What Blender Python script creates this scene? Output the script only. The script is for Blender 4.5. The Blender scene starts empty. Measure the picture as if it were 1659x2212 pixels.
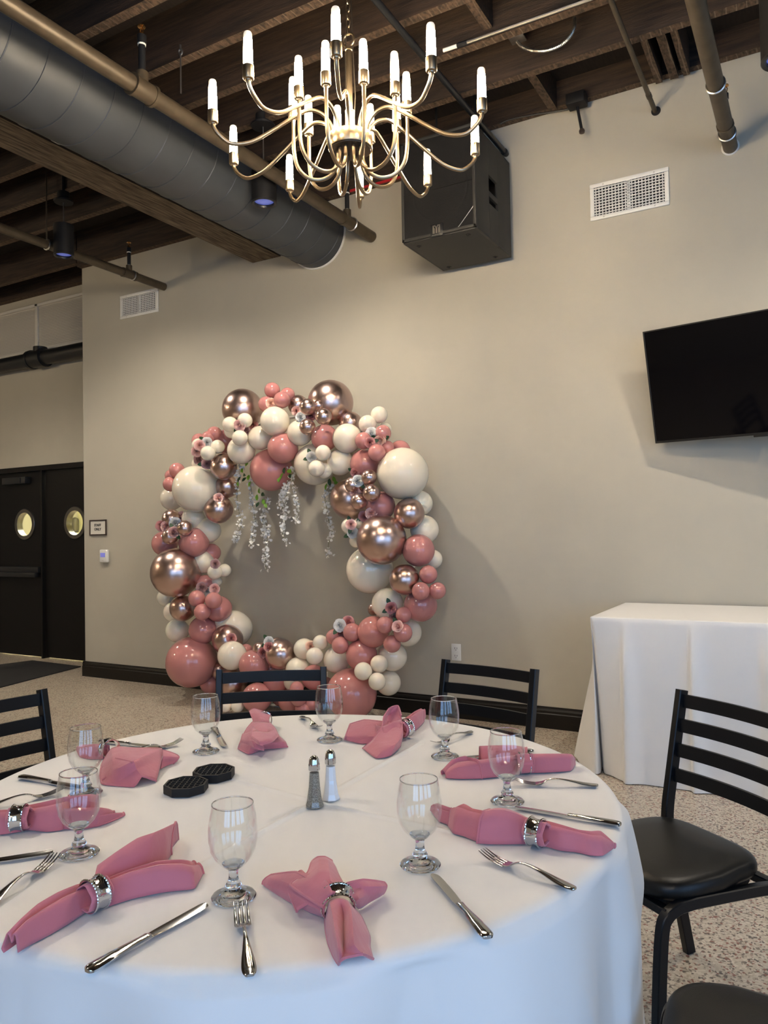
import bpy, bmesh, math, random
from mathutils import Vector, Matrix, Quaternion
random.seed(7)
C = bpy.context.scene.collection
SC = bpy.context.scene
PI = math.pi

# ------------------------------------------------------------------ camera
FPX, IMW, IMH = 1657.4, 1659.0, 2212.0
YAW, PITCH, ROLL, CAMH = 0.5158735, 0.0257041, -0.0187427, 1.38
_F = Vector((-math.sin(YAW) * math.cos(PITCH), math.cos(YAW) * math.cos(PITCH), math.sin(PITCH)))
_R0 = Vector((math.cos(YAW), math.sin(YAW), 0)); _U0 = _R0.cross(_F)
_R = _R0 * math.cos(ROLL) + _U0 * math.sin(ROLL); _U = _R.cross(_F)
CAM = Vector((0, 0, CAMH))
cd = bpy.data.cameras.new('camera'); cam = bpy.data.objects.new('camera', cd); C.objects.link(cam)
cd.sensor_fit = 'HORIZONTAL'; cd.sensor_width = 36.0; cd.lens = FPX / IMW * 36.0
cd.clip_start = 0.05; cd.clip_end = 200
cam.matrix_world = Matrix(((_R.x, _U.x, -_F.x, CAM.x), (_R.y, _U.y, -_F.y, CAM.y), (_R.z, _U.z, -_F.z, CAM.z), (0, 0, 0, 1)))
SC.camera = cam

# ------------------------------------------------------------------ daylight and exposure
SKY_STRENGTH = 4.6
BULB_STRENGTH = 385.0
SPOT_POWER = 115.0
w = bpy.data.worlds.new('sky'); SC.world = w; w.use_nodes = True
bg = w.node_tree.nodes['Background']
bg.inputs['Color'].default_value = (0.31, 0.57, 1.0, 1)
bg.inputs['Strength'].default_value = SKY_STRENGTH
SC.view_settings.view_transform = 'Standard'
SC.view_settings.look = 'None'
SC.view_settings.exposure = 0.0
SC.view_settings.gamma = 1.0
SC.view_settings.use_curve_mapping = False
cy = SC.cycles
cy.use_denoising = True
cy.max_bounces = 14; cy.diffuse_bounces = 5; cy.glossy_bounces = 8
cy.transmission_bounces = 12; cy.transparent_max_bounces = 16
cy.sample_clamp_indirect = 6.0
cy.caustics_reflective = False; cy.caustics_refractive = True; cy.blur_glossy = 1.0
cy.use_light_tree = True

# windows: the sky comes in through these openings in the wall behind the viewer and the wall on the right
REAR_Y = -2.7
RIGHT_X = 4.6
REAR_WINDOWS = [(-1.0, 1.1), (1.8, 3.9)]
RIGHT_WINDOWS = [(-2.3, -0.5), (0.0, 1.8)]
WIN_Z = (0.45, 3.4)
for pos, rz, wd in [(((a + b) / 2, REAR_Y - 0.02), 0.0, b - a) for a, b in REAR_WINDOWS] + [((RIGHT_X + 0.02, (a + b) / 2), PI / 2, b - a) for a, b in RIGHT_WINDOWS]:
    l = bpy.data.lights.new('sky_portal', 'AREA'); l.shape = 'RECTANGLE'      # sampling portals in the openings
    l.size = wd; l.size_y = WIN_Z[1] - WIN_Z[0]; l.cycles.is_portal = True
    o = bpy.data.objects.new('sky_portal', l); C.objects.link(o)
    o.location = (*pos, sum(WIN_Z) / 2); o.rotation_euler = (PI / 2, 0, rz)

# ------------------------------------------------------------------ helpers
def ray(px, py):
    return _R * ((px - IMW / 2) / FPX) - _U * ((py - IMH / 2) / FPX) + _F
def Pz(px, py, z):
    d = ray(px, py); return CAM + d * ((z - CAMH) / d.z)
def Py(px, py, y):
    d = ray(px, py); return CAM + d * (y / d.y)
def Pd(px, py, dist):
    return CAM + ray(px, py) * dist
TZ = 0.765
def T(px, py, h=0.0):
    return Pz(px, py, TZ + h)

def srgb(r, g, b):
    f = lambda c: (c / 12.92 if c <= 0.04045 else ((c + 0.055) / 1.055) ** 2.4)
    return (f(r / 255), f(g / 255), f(b / 255))

MATS = {}
def mat(name, col, rough=0.5, metal=0.0, noise=0.0, nscale=20.0, stretch=(1, 1, 1), bump=0.0, bscale=60.0, coat=0.0, sheen=0.0, spec=0.5, sss=0.0, col2=None, emit=None, estr=0.0):
    m = bpy.data.materials.new(name); m.use_nodes = True
    nt = m.node_tree; N = nt.nodes; L = nt.links; b = N['Principled BSDF']
    b.inputs['Base Color'].default_value = (*col, 1); b.inputs['Roughness'].default_value = rough
    b.inputs['Metallic'].default_value = metal; b.inputs['Specular IOR Level'].default_value = spec
    b.inputs['Coat Weight'].default_value = coat; b.inputs['Coat Roughness'].default_value = 0.08
    b.inputs['Sheen Weight'].default_value = sheen
    if sss:
        b.inputs['Subsurface Weight'].default_value = sss; b.inputs['Subsurface Radius'].default_value = (0.02, 0.012, 0.008)
    if emit:
        b.inputs['Emission Color'].default_value = (*emit, 1); b.inputs['Emission Strength'].default_value = estr
    if noise or bump:
        tc = N.new('ShaderNodeTexCoord'); mp = N.new('ShaderNodeMapping'); mp.inputs['Scale'].default_value = stretch
        L.new(tc.outputs['Object'], mp.inputs['Vector'])
    if noise:
        t = N.new('ShaderNodeTexNoise'); t.inputs['Scale'].default_value = nscale; t.inputs['Detail'].default_value = 5
        L.new(mp.outputs[0], t.inputs['Vector'])
        rp = N.new('ShaderNodeValToRGB'); e = rp.color_ramp.elements
        c2 = col2 or tuple(c * (1 + noise) for c in col)
        c1 = col if col2 else tuple(c * (1 - noise) for c in col)
        e[0].position = 0.33; e[1].position = 0.67
        e[0].color = (*c1, 1); e[1].color = (*c2, 1)
        L.new(t.outputs['Fac'], rp.inputs[0]); L.new(rp.outputs[0], b.inputs['Base Color'])
    if bump:
        t2 = N.new('ShaderNodeTexNoise'); t2.inputs['Scale'].default_value = bscale; t2.inputs['Detail'].default_value = 4
        L.new(mp.outputs[0], t2.inputs['Vector'])
        bp = N.new('ShaderNodeBump'); bp.inputs['Strength'].default_value = bump; bp.inputs['Distance'].default_value = 0.01
        L.new(t2.outputs['Fac'], bp.inputs['Height']); L.new(bp.outputs[0], b.inputs['Normal'])
    MATS[name] = m
    return m

M_wall = mat('wall_paint', (0.455, 0.425, 0.348), 0.6, noise=0.02, nscale=3, bump=0.03, bscale=300)
M_base = mat('baseboard_paint', (0.007, 0.006, 0.005), 0.38, spec=0.3)
M_woodd = mat('dark_joist_wood', (0.013, 0.008, 0.0055), 0.75, noise=0.5, nscale=6, stretch=(0.6, 8, 8), bump=0.3, bscale=30, col2=(0.046, 0.026, 0.016))
M_woodb = mat('joist_edge_wood', (0.028, 0.0175, 0.011), 0.8, noise=0.5, nscale=10, stretch=(6, 3, 3), bump=0.5, bscale=40, col2=(0.12, 0.075, 0.046))
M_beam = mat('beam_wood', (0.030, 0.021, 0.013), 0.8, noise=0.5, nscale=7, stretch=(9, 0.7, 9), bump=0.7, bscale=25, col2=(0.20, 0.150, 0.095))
M_beam_shade = mat('beam_wood_shaded', (0.02, 0.013, 0.009), 0.8, noise=0.5, nscale=7, stretch=(9, 0.7, 9), bump=0.4, bscale=25, col2=(0.06, 0.04, 0.028))  # darker copy of the beam wood, the side's shade put into its colour
M_deck = mat('deck_wood', (0.012, 0.008, 0.006), 0.85, noise=0.4, nscale=8, stretch=(8, 1, 1))
M_duct = mat('duct_paint', (0.050, 0.058, 0.070), 0.48, metal=0.15, noise=0.06, nscale=5)
M_pipe = mat('pipe_bronze_paint', (0.075, 0.058, 0.038), 0.42, metal=0.35, noise=0.2, nscale=12)
M_black = mat('black_metal', (0.010, 0.011, 0.013), 0.38)
M_blackm = mat('black_matte', (0.007, 0.007, 0.008), 0.6, spec=0.3)
M_chairm = mat('chair_powder_coat', (0.004, 0.005, 0.007), 0.36, bump=0.05, bscale=600, spec=0.28)
M_vinyl = mat('black_vinyl', (0.005, 0.005, 0.005), 0.38, bump=0.06, bscale=500, spec=0.3)
M_silver = mat('silver_metal', (0.75, 0.74, 0.72), 0.3, metal=1.0)
M_chrome = mat('polished_steel', (0.62, 0.62, 0.62), 0.10, metal=1.0)
M_ring = mat('polished_silver', (0.88, 0.87, 0.84), 0.06, metal=1.0)
M_brass = mat('sprinkler_brass', (0.75, 0.42, 0.15), 0.25, metal=1.0)
M_chand = mat('aged_brass', (0.34, 0.265, 0.175), 0.32, metal=1.0)
M_chandd = mat('dark_bronze', (0.06, 0.05, 0.04), 0.35, metal=0.8)
M_white = mat('white_enamel', (0.80, 0.79, 0.74), 0.35)
M_cloth = mat('white_tablecloth', (0.80, 0.79, 0.765), 0.75, bump=0.04, bscale=900, sheen=0.15)
M_nap = mat('rose_napkin_cloth', (0.56, 0.165, 0.205), 0.72, bump=0.22, bscale=28, sheen=0.3)
M_door = mat('black_door_paint', (0.004, 0.004, 0.0045), 0.45, spec=0.22)
M_tvs = mat('screen_glass', (0.002, 0.002, 0.003), 0.06, spec=0.25)
M_tvb = mat('screen_bezel', (0.008, 0.008, 0.008), 0.4)
M_spk = mat('speaker_paint', (0.020, 0.020, 0.019), 0.6, bump=0.2, bscale=400)
M_grille = mat('speaker_grille', (0.005, 0.005, 0.006), 0.55, spec=0.3, bump=0.5, bscale=500)
M_mat = mat('door_mat_rubber', (0.012, 0.012, 0.013), 0.9, bump=0.4, bscale=300)
M_hole = mat('vent_dark', (0.012, 0.011, 0.010), 0.9)
M_pink = mat('dusty_rose_latex', (0.55, 0.230, 0.215), 0.16, coat=0.3, sss=0.12)
M_ivory = mat('ivory_latex', (0.86, 0.78, 0.64), 0.14, coat=0.3, sss=0.18)
M_rgold = mat('chrome_rose_gold', (0.67, 0.49, 0.44), 0.28, metal=1.0)
M_leaf = mat('dark_leaf', (0.018, 0.06, 0.02), 0.5)
M_leaf2 = mat('bright_leaf', (0.16, 0.36, 0.03), 0.5)
M_petal = mat('white_petal', (0.85, 0.83, 0.78), 0.7)
M_stem = mat('vine_stem', (0.20, 0.20, 0.10), 0.7)
ROSE = {'w': mat('white_foam_petal', (0.88, 0.87, 0.84), 0.7), 'p': mat('peach_foam_petal', (0.92, 0.66, 0.54), 0.7),
        'b': mat('blush_foam_petal', (0.88, 0.58, 0.53), 0.7), 'd': mat('dusty_foam_petal', (0.66, 0.32, 0.30), 0.7),
        'm': mat('mauve_foam_petal', (0.58, 0.36, 0.34), 0.7)}
M_red = mat('red_tape', (0.55, 0.02, 0.03), 0.5)
M_salt = mat('salt_grains', (0.88, 0.88, 0.90), 0.8)
M_pepper = mat('pepper_grains', (0.10, 0.085, 0.065), 0.9, noise=0.5, nscale=500, col2=(0.42, 0.38, 0.31))
M_paper = mat('sign_paper', (0.66, 0.63, 0.55), 0.6)
M_ink = mat('sign_ink', (0.02, 0.02, 0.02), 0.6)
M_brownf = mat('sign_frame_wood', (0.05, 0.032, 0.025), 0.5)
M_lcd = mat('lcd_screen', (0.16, 0.17, 0.5), 0.3, emit=(0.2, 0.22, 0.7), estr=0.4)
M_lens = mat('blue_lamp_lens', (0.12, 0.16, 0.55), 0.12, emit=(0.18, 0.25, 0.9), estr=0.35, coat=0.5)
M_kitchen = mat('kitchen_wall', (0.80, 0.74, 0.45), 0.6)
M_zinc = mat('zinc_conduit', (0.62, 0.60, 0.56), 0.35, metal=1.0)
M_alu = mat('porthole_steel', (0.20, 0.19, 0.18), 0.3, metal=1.0)
M_louv = mat('louver_paint', (0.62, 0.59, 0.53), 0.6)

def mat_lath():
    """joist underside: brown wood with the pale ghost marks of plaster lath across it"""
    m = M_woodb; nt = m.node_tree; N = nt.nodes; L = nt.links; b = N['Principled BSDF']
    src = b.inputs['Base Color'].links[0].from_socket
    tc = N.new('ShaderNodeTexCoord'); sp = N.new('ShaderNodeSeparateXYZ'); L.new(tc.outputs['Object'], sp.inputs[0])
    nz = N.new('ShaderNodeTexNoise'); nz.inputs['Scale'].default_value = 3.0; L.new(tc.outputs['Object'], nz.inputs['Vector'])
    ad = N.new('ShaderNodeMath'); ad.operation = 'MULTIPLY_ADD'; ad.inputs[1].default_value = 1 / 0.055
    L.new(sp.outputs['X'], ad.inputs[0]); L.new(nz.outputs['Fac'], ad.inputs[2])
    fr = N.new('ShaderNodeMath'); fr.operation = 'FRACT'; L.new(ad.outputs[0], fr.inputs[0])
    lt = N.new('ShaderNodeMath'); lt.operation = 'LESS_THAN'; lt.inputs[1].default_value = 0.13; L.new(fr.outputs[0], lt.inputs[0])
    n2 = N.new('ShaderNodeTexNoise'); n2.inputs['Scale'].default_value = 1.3; L.new(tc.outputs['Object'], n2.inputs['Vector'])
    g2 = N.new('ShaderNodeMapRange'); g2.inputs[1].default_value = .42; g2.inputs[2].default_value = .62; L.new(n2.outputs['Fac'], g2.inputs[0])
    mu = N.new('ShaderNodeMath'); mu.operation = 'MULTIPLY'; mu.inputs[1].default_value = 0.45; m2 = N.new('ShaderNodeMath'); m2.operation = 'MULTIPLY'; L.new(lt.outputs[0], m2.inputs[0]); L.new(g2.outputs[0], m2.inputs[1]); L.new(m2.outputs[0], mu.inputs[0])
    mx = N.new('ShaderNodeMix'); mx.data_type = 'RGBA'
    L.new(mu.outputs[0], mx.inputs[0]); L.new(src, mx.inputs[6]); mx.inputs[7].default_value = (0.25, 0.19, 0.13, 1)
    L.new(mx.outputs[2], b.inputs['Base Color'])
mat_lath()

def mat_floor():
    m = bpy.data.materials.new('flake_epoxy_floor'); m.use_nodes = True
    nt = m.node_tree; N = nt.nodes; L = nt.links; b = N['Principled BSDF']
    tc = N.new('ShaderNodeTexCoord')
    nz = N.new('ShaderNodeTexNoise'); nz.inputs['Scale'].default_value = 160; L.new(tc.outputs['Object'], nz.inputs['Vector'])
    mixv = N.new('ShaderNodeMix'); mixv.data_type = 'VECTOR'; mixv.inputs[0].default_value = 0.008
    L.new(tc.outputs['Object'], mixv.inputs[4]); L.new(nz.outputs['Color'], mixv.inputs[5])
    def layer(scale, stops):
        v = N.new('ShaderNodeTexVoronoi'); v.inputs['Scale'].default_value = scale
        L.new(mixv.outputs[1], v.inputs['Vector'])
        s = N.new('ShaderNodeSeparateColor'); L.new(v.outputs['Color'], s.inputs[0])
        r = N.new('ShaderNodeValToRGB'); r.color_ramp.interpolation = 'CONSTANT'
        e = r.color_ramp.elements
        while len(e) > 1: e.remove(e[-1])
        e[0].position = 0; e[0].color = (*stops[0][1], 1)
        for p, c in stops[1:]:
            q = e.new(p); q.color = (*c, 1)
        L.new(s.outputs[0], r.inputs[0]); return r, s
    r, s = layer(130, [(0, (0.49, 0.43, 0.34)), (0.35, (0.58, 0.52, 0.43)), (0.58, (0.41, 0.35, 0.27)), (0.70, (0.25, 0.10, 0.07)), (0.78, (0.21, 0.175, 0.135)), (0.87, (0.53, 0.47, 0.38)), (0.94, (0.11, 0.085, 0.07))])
    L.new(r.outputs[0], b.inputs['Base Color']); b.inputs['Roughness'].default_value = 0.32
    return m
M_floor = mat_floor()

def mat_glass():
    m = bpy.data.materials.new('clear_glass'); m.use_nodes = True
    b = m.node_tree.nodes['Principled BSDF']
    b.inputs['Base Color'].default_value = (0.97, 0.985, 0.98, 1); b.inputs['Roughness'].default_value = 0.0
    b.inputs['Transmission Weight'].default_value = 1.0; b.inputs['IOR'].default_value = 1.48
    return m
M_glass = mat_glass()
def mat_thin_glass(name, tint=(0.965, 0.975, 0.97), blend=0.12):
    """a thin wall of glass: straight-through transmission plus a Fresnel reflection"""
    m = bpy.data.materials.new(name); m.use_nodes = True
    nt = m.node_tree; N = nt.nodes; L = nt.links
    N.remove(N['Principled BSDF']); out = N['Material Output']
    tr = N.new('ShaderNodeBsdfTransparent'); tr.inputs[0].default_value = (*tint, 1)
    gl = N.new('ShaderNodeBsdfGlossy'); gl.inputs['Roughness'].default_value = 0.02; gl.inputs['Color'].default_value = (1, 1, 1, 1)
    fr = N.new('ShaderNodeLayerWeight'); fr.inputs['Blend'].default_value = 0.5
    pw = N.new('ShaderNodeMath'); pw.operation = 'POWER'; pw.inputs[1].default_value = 3.2; L.new(fr.outputs['Facing'], pw.inputs[0])
    ma = N.new('ShaderNodeMath'); ma.operation = 'MULTIPLY_ADD'; ma.inputs[1].default_value = 0.62; ma.inputs[2].default_value = blend; L.new(pw.outputs[0], ma.inputs[0])
    mx = N.new('ShaderNodeMixShader'); L.new(ma.outputs[0], mx.inputs[0]); L.new(tr.outputs[0], mx.inputs[1]); L.new(gl.outputs[0], mx.inputs[2])
    L.new(mx.outputs[0], out.inputs['Surface'])
    return m
M_thin = mat_thin_glass('thin_glass_wall', (0.985, 0.99, 0.985), blend=0.04)
M_pane = mat_thin_glass('porthole_pane', (0.9, 0.92, 0.88), 0.06)

def mat_bulb():
    m = bpy.data.materials.new('lit_frosted_bulb'); m.use_nodes = True
    nt = m.node_tree; N = nt.nodes; L = nt.links; b = N['Principled BSDF']
    b.inputs['Base Color'].default_value = (0.9, 0.87, 0.78, 1); b.inputs['Roughness'].default_value = 0.4
    tc = N.new('ShaderNodeTexCoord'); sp = N.new('ShaderNodeSeparateXYZ'); L.new(tc.outputs['Generated'], sp.inputs[0])
    rp = N.new('ShaderNodeValToRGB'); e = rp.color_ramp.elements
    e[0].position = 0.0; e[0].color = (1, 1, 1, 1); e[1].position = 0.97; e[1].color = (0.0010, 0.0010, 0.0010, 1)
    q = e.new(0.5); q.color = (0.6, 0.6, 0.6, 1); q = e.new(0.80); q.color = (0.0025, 0.0025, 0.0025, 1)
    L.new(sp.outputs['Z'], rp.inputs[0])
    mu = N.new('ShaderNodeMath'); mu.operation = 'MULTIPLY'; mu.inputs[1].default_value = BULB_STRENGTH
    L.new(rp.outputs[0], mu.inputs[0]); L.new(mu.outputs[0], b.inputs['Emission Strength'])
    b.inputs['Emission Color'].default_value = (1.0, 0.79, 0.53, 1)
    return m
M_bulb = mat_bulb()
M_lamp = mat('kitchen_lamp', (0.9, 0.9, 0.8), 0.5, emit=(1.0, 0.95, 0.72), estr=38)

def frame_of(t):
    t = t.normalized(); a = Vector((0, 0, 1)) if abs(t.z) < 0.9 else Vector((1, 0, 0))
    u = t.cross(a).normalized(); return u, t.cross(u).normalized()

class MB:
    """collects shapes and links them as one mesh object"""
    def __init__(s): s.v = []; s.f = []; s.m = []; s.mi = 0
    def add(s, vs, fs):
        o = len(s.v); s.v += [Vector(p) for p in vs]; s.f += [[i + o for i in f] for f in fs]; s.m += [s.mi] * len(fs); return s
    def box(s, lo, hi, bev=0.0, M=None, seg=2):
        lo, hi = Vector(lo), Vector(hi); c = (lo + hi) / 2; d = hi - lo
        bm = bmesh.new(); bmesh.ops.create_cube(bm, size=1)
        for v in bm.verts: v.co = Vector((v.co.x * d.x, v.co.y * d.y, v.co.z * d.z)) + c
        if bev: bmesh.ops.bevel(bm, geom=bm.edges[:], offset=min(bev, min(d) * 0.45), segments=seg, affect='EDGES', profile=0.5)
        return s.bm(bm, M)
    def bm(s, bm, M=None):
        bm.verts.index_update()
        vs = [(M @ v.co if M else v.co.copy()) for v in bm.verts]; fs = [[v.index for v in f.verts] for f in bm.faces]
        bm.free(); return s.add(vs, fs)
    def tube(s, path, r, n=10, cap=True, closed=False, square=False, sq=None, up=None):
        P = [Vector(p) for p in path]; k = len(P); R = r if isinstance(r, (list, tuple)) else [r] * k
        rings = []; u = None
        for i in range(k):
            if closed: t = P[(i + 1) % k] - P[i - 1]
            else: t = P[min(i + 1, k - 1)] - P[max(i - 1, 0)]
            t = t.normalized()
            if u is None:
                if up is not None: u = (Vector(up) - t * Vector(up).dot(t)).normalized(); v = t.cross(u)
                else: u, v = frame_of(t)
            else:
                u = (u - t * u.dot(t)).normalized(); v = t.cross(u)
            if square:
                a, b = sq if sq else (R[i], R[i])
                c = 0.22 * min(a, b)
                ring = [(a - c, b), (a, b - c), (a, -b + c), (a - c, -b), (-a + c, -b), (-a, -b + c), (-a, b - c), (-a + c, b)]
                rings.append([P[i] + u * x + v * y for x, y in ring])
            else:
                rings.append([P[i] + (u * math.cos(2 * PI * j / n) + v * math.sin(2 * PI * j / n)) * R[i] for j in range(n)])
        if square: n = 8
        vs = [p for rr in rings for p in rr]; fs = []
        for i in range(k if closed else k - 1):
            a, b = i * n, ((i + 1) % k) * n
            for j in range(n): fs.append([a + j, a + (j + 1) % n, b + (j + 1) % n, b + j])
        if cap and not closed: fs += [list(range(n))[::-1], [(k - 1) * n + j for j in range(n)]]
        return s.add(vs, fs)
    def lathe(s, prof, n=24, M=None, close=False, capends=True):
        k = len(prof); vs = []; fs = []
        for r, z in prof:
            for j in range(n):
                a = 2 * PI * j / n; p = Vector((r * math.cos(a), r * math.sin(a), z)); vs.append(M @ p if M else p)
        for i in range(k if close else k - 1):
            a, b = i * n, ((i + 1) % k) * n
            for j in range(n): fs.append([a + j, a + (j + 1) % n, b + (j + 1) % n, b + j])
        if capends and not close:
            if prof[0][0] > 1e-6: fs.append(list(range(n))[::-1])
            if prof[-1][0] > 1e-6: fs.append([(k - 1) * n + j for j in range(n)])
        return s.add(vs, fs)
    def grid(s, rows, wrap=False):
        n = len(rows[0]); vs = [p for r in rows for p in r]; fs = []
        for i in range(len(rows) - 1):
            for j in range(n if wrap else n - 1):
                a = i * n + j; b = i * n + (j + 1) % n
                fs.append([a, b, b + n, a + n])
        return s.add(vs, fs)
    def prism(s, poly, lo, hi, M=None):
        """polygon in x,y extruded in z"""
        n = len(poly); vs = [Vector((x, y, lo)) for x, y in poly] + [Vector((x, y, hi)) for x, y in poly]
        if M: vs = [M @ p for p in vs]
        return s.add(vs, [list(range(n))[::-1], list(range(n, 2 * n))] + [[i, (i + 1) % n, n + (i + 1) % n, n + i] for i in range(n)])
    def mesh(s, name, mats, smooth=True, weld=True, angle=0.6):
        me = bpy.data.meshes.new(name); me.from_pydata([tuple(p) for p in s.v], [], s.f)
        for m in (mats if isinstance(mats, (list, tuple)) else [mats]): me.materials.append(m)
        for p, i in zip(me.polygons, s.m): p.material_index = i
        bm = bmesh.new(); bm.from_mesh(me)
        if weld: bmesh.ops.remove_doubles(bm, verts=bm.verts[:], dist=1e-6)
        bmesh.ops.recalc_face_normals(bm, faces=bm.faces[:])
        if smooth:
            for f in bm.faces: f.smooth = True
            for e in bm.edges:
                if len(e.link_faces) == 2 and e.calc_face_angle(0) > angle: e.smooth = False
        bm.to_mesh(me); bm.free()
        return me
    def build(s, name, mats, parent=None, local=False, smooth=True, weld=True, angle=0.6, label=None):
        if parent is not None and not local:
            Mi = mw(parent).inverted(); s.v = [Mi @ p for p in s.v]
        loc = None
        if parent is None and not local:
            lo = [min(p[i] for p in s.v) for i in range(3)]; hi = [max(p[i] for p in s.v) for i in range(3)]
            loc = Vector(((lo[0] + hi[0]) / 2, (lo[1] + hi[1]) / 2, lo[2])); s.v = [p - loc for p in s.v]
        o = bpy.data.objects.new(name, s.mesh(name, mats, smooth, weld, angle)); C.objects.link(o)
        if parent is not None: o.parent = parent
        if loc is not None: o.location = loc
        if label: o['label'] = label
        return o

def mw(o):
    M = Matrix.LocRotScale(o.location, o.rotation_euler if o.rotation_mode != 'QUATERNION' else o.rotation_quaternion, o.scale)
    return mw(o.parent) @ M if o.parent else M
def tag(o, label, cat, group=None, kind=None):
    o['label'] = label; o['category'] = cat
    if group: o['group'] = group
    if kind: o['kind'] = kind
    return o
def thing(name, label, cat, loc=(0, 0, 0), rz=0.0, group=None):
    o = bpy.data.objects.new(name, None); C.objects.link(o); o.empty_display_size = 0.05
    o.location = loc; o.rotation_euler = (0, 0, rz); return tag(o, label, cat, group)
def struct(o):
    o['kind'] = 'structure'; return o
def kids(o): return [c for c in C.objects if c.parent == o]
def copy_tree(o, parent=None):
    c = o.copy(); C.objects.link(c)
    if parent is not None: c.parent = parent
    for k in kids(o): copy_tree(k, c)
    return c
def spline(pts, k=6):
    """Catmull-Rom through the points"""
    P = [Vector(p) for p in pts]; out = []
    for i in range(len(P) - 1):
        a, b, c, d = P[max(i - 1, 0)], P[i], P[i + 1], P[min(i + 2, len(P) - 1)]
        for j in range(k):
            t = j / k
            out.append(0.5 * ((2 * b) + (c - a) * t + (2 * a - 5 * b + 4 * c - d) * t * t + (3 * b - a - 3 * c + d) * t ** 3))
    out.append(P[-1]); return out
def axisM(pos, zdir, xhint=(0, 0, 1)):
    z = Vector(zdir).normalized(); x = Vector(xhint); x = (x - z * x.dot(z))
    if x.length < 1e-4: x = Vector((1, 0, 0)) - z * z.x
    x.normalize(); y = z.cross(x)
    M = Matrix((x, y, z)).transposed().to_4x4(); M.translation = pos; return M

# ------------------------------------------------------------------ setting
YW = 5.207            # face of the long painted wall
YD = 5.75             # face of the recessed wall with the doors
XC = -6.41            # outer corner between them
XL, XR = -11.0, RIGHT_X
ZJ, ZDK = 4.15, 4.46  # underside of joists, underside of deck

struct(MB().box((XL - .2, REAR_Y - .3, -0.12), (XR + .2, 9.0, 0)).build('floor', M_floor, smooth=False))
struct(MB().box((XC, YW, 0), (XR, YD + 0.35, ZDK + .2)).build('wall_back', M_wall, smooth=False))
DX0, DX1, DZT = -9.0, -6.75, 2.16      # door opening
wr = MB().box((XL, YD, 0), (DX0, YD + .15, ZDK + .2)).box((DX0, YD, DZT + .06), (XC, YD + .15, ZDK + .2)).box((DX1, YD, 0), (XC, YD + .15, DZT + .06))
struct(wr.build('wall_recess', M_wall, smooth=False))
struct(MB().box((XL - .15, REAR_Y, 0), (XL, 9, ZDK + .2)).build('wall_left', M_wall, smooth=False))
rr = MB(); ys = [REAR_Y] + [y for ab in RIGHT_WINDOWS for y in ab] + [YD + .35]
for i in range(0, len(ys), 2): rr.box((XR, ys[i], 0), (XR + .15, ys[i + 1], ZDK + .2))
for a, b in RIGHT_WINDOWS:
    rr.box((XR, a, 0), (XR + .15, b, WIN_Z[0])); rr.box((XR, a, WIN_Z[1]), (XR + .15, b, ZDK + .2))
struct(rr.build('wall_right', M_wall, smooth=False))
rw = MB(); xs = [XL] + [x for ab in REAR_WINDOWS for x in ab] + [XR]
for i in range(0, len(xs), 2): rw.box((xs[i], REAR_Y - .2, 0), (xs[i + 1], REAR_Y, ZDK + .2))
for a, b in REAR_WINDOWS:
    rw.box((a, REAR_Y - .2, 0), (b, REAR_Y, WIN_Z[0])); rw.box((a, REAR_Y - .2, WIN_Z[1]), (b, REAR_Y, ZDK + .2))
struct(rw.build('wall_front', M_wall, smooth=False))
for i, (a, b, side) in enumerate([(*w_, 0) for w_ in REAR_WINDOWS] + [(*w_, 1) for w_ in RIGHT_WINDOWS]):
    f = MB(); z0, z1 = WIN_Z; mid = (a + b) / 2; zm = z0 + (z1 - z0) * 0.72
    def fb(u0, u1, q0, q1):
        if side: f.box((XR + .05, u0, q0), (XR + .12, u1, q1))
        else: f.box((u0, REAR_Y - .14, q0), (u1, REAR_Y - .06, q1))
    for x0, x1 in ((a, a + .06), (b - .06, b), (mid - .05, mid + .05)): fb(x0, x1, z0, z1)
    for q0, q1 in ((z0, z0 + .06), (z1 - .06, z1), (zm - .04, zm + .04)): fb(a, b, q0, q1)
    struct(f.build('window_%d' % (i + 1), M_white, smooth=False))
# ceiling: deck with joists running along the long wall
ceil = struct(MB().box((XL - .15, REAR_Y - .2, ZDK), (XR + .15, 9, ZDK + .12)).build('ceiling', M_deck, smooth=False))
def plank(name, lo, hi, mside, mbot, parent):
    b = MB(); (x0, y0, z0), (x1, y1, z1) = lo, hi
    vs = [(x0, y0, z0), (x1, y0, z0), (x1, y1, z0), (x0, y1, z0), (x0, y0, z1), (x1, y0, z1), (x1, y1, z1), (x0, y1, z1)]
    b.mi = 0; b.add(vs, [[0, 1, 5, 4], [1, 2, 6, 5], [2, 3, 7, 6], [3, 0, 4, 7], [4, 5, 6, 7]])
    b.mi = 1; b.add(vs, [[3, 2, 1, 0]])
    return b.build(name, [mside, mbot], parent, smooth=False)
JY = [2.83, 3.275, 3.665, 4.035, 4.47]
yy = 2.83 - 0.42
while yy > REAR_Y + .1: JY.append(yy); yy -= 0.42
for y in JY:
    dz = random.uniform(-.012, .012)
    plank('joist', (XL, y - .03, ZJ + dz), (XR, y + .03, ZDK), M_woodd, M_woodb, ceil)
plank('joist', (-2.30, YW - .06, 4.285), (XR, YW - .001, ZDK), M_woodd, M_woodb, ceil)
plank('joist', (XC, YW - .06, 4.095), (-2.30, YW - .001, ZDK), M_woodd, M_woodb, ceil)
plank('joist', (XL, YD - .08, 4.20), (XC - .001, YD - .001, ZDK), M_woodd, M_woodb, ceil)
plank('joist', (XL, 5.15, 4.14), (XC - .02, 5.21, ZDK), M_woodd, M_woodb, ceil)
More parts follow.
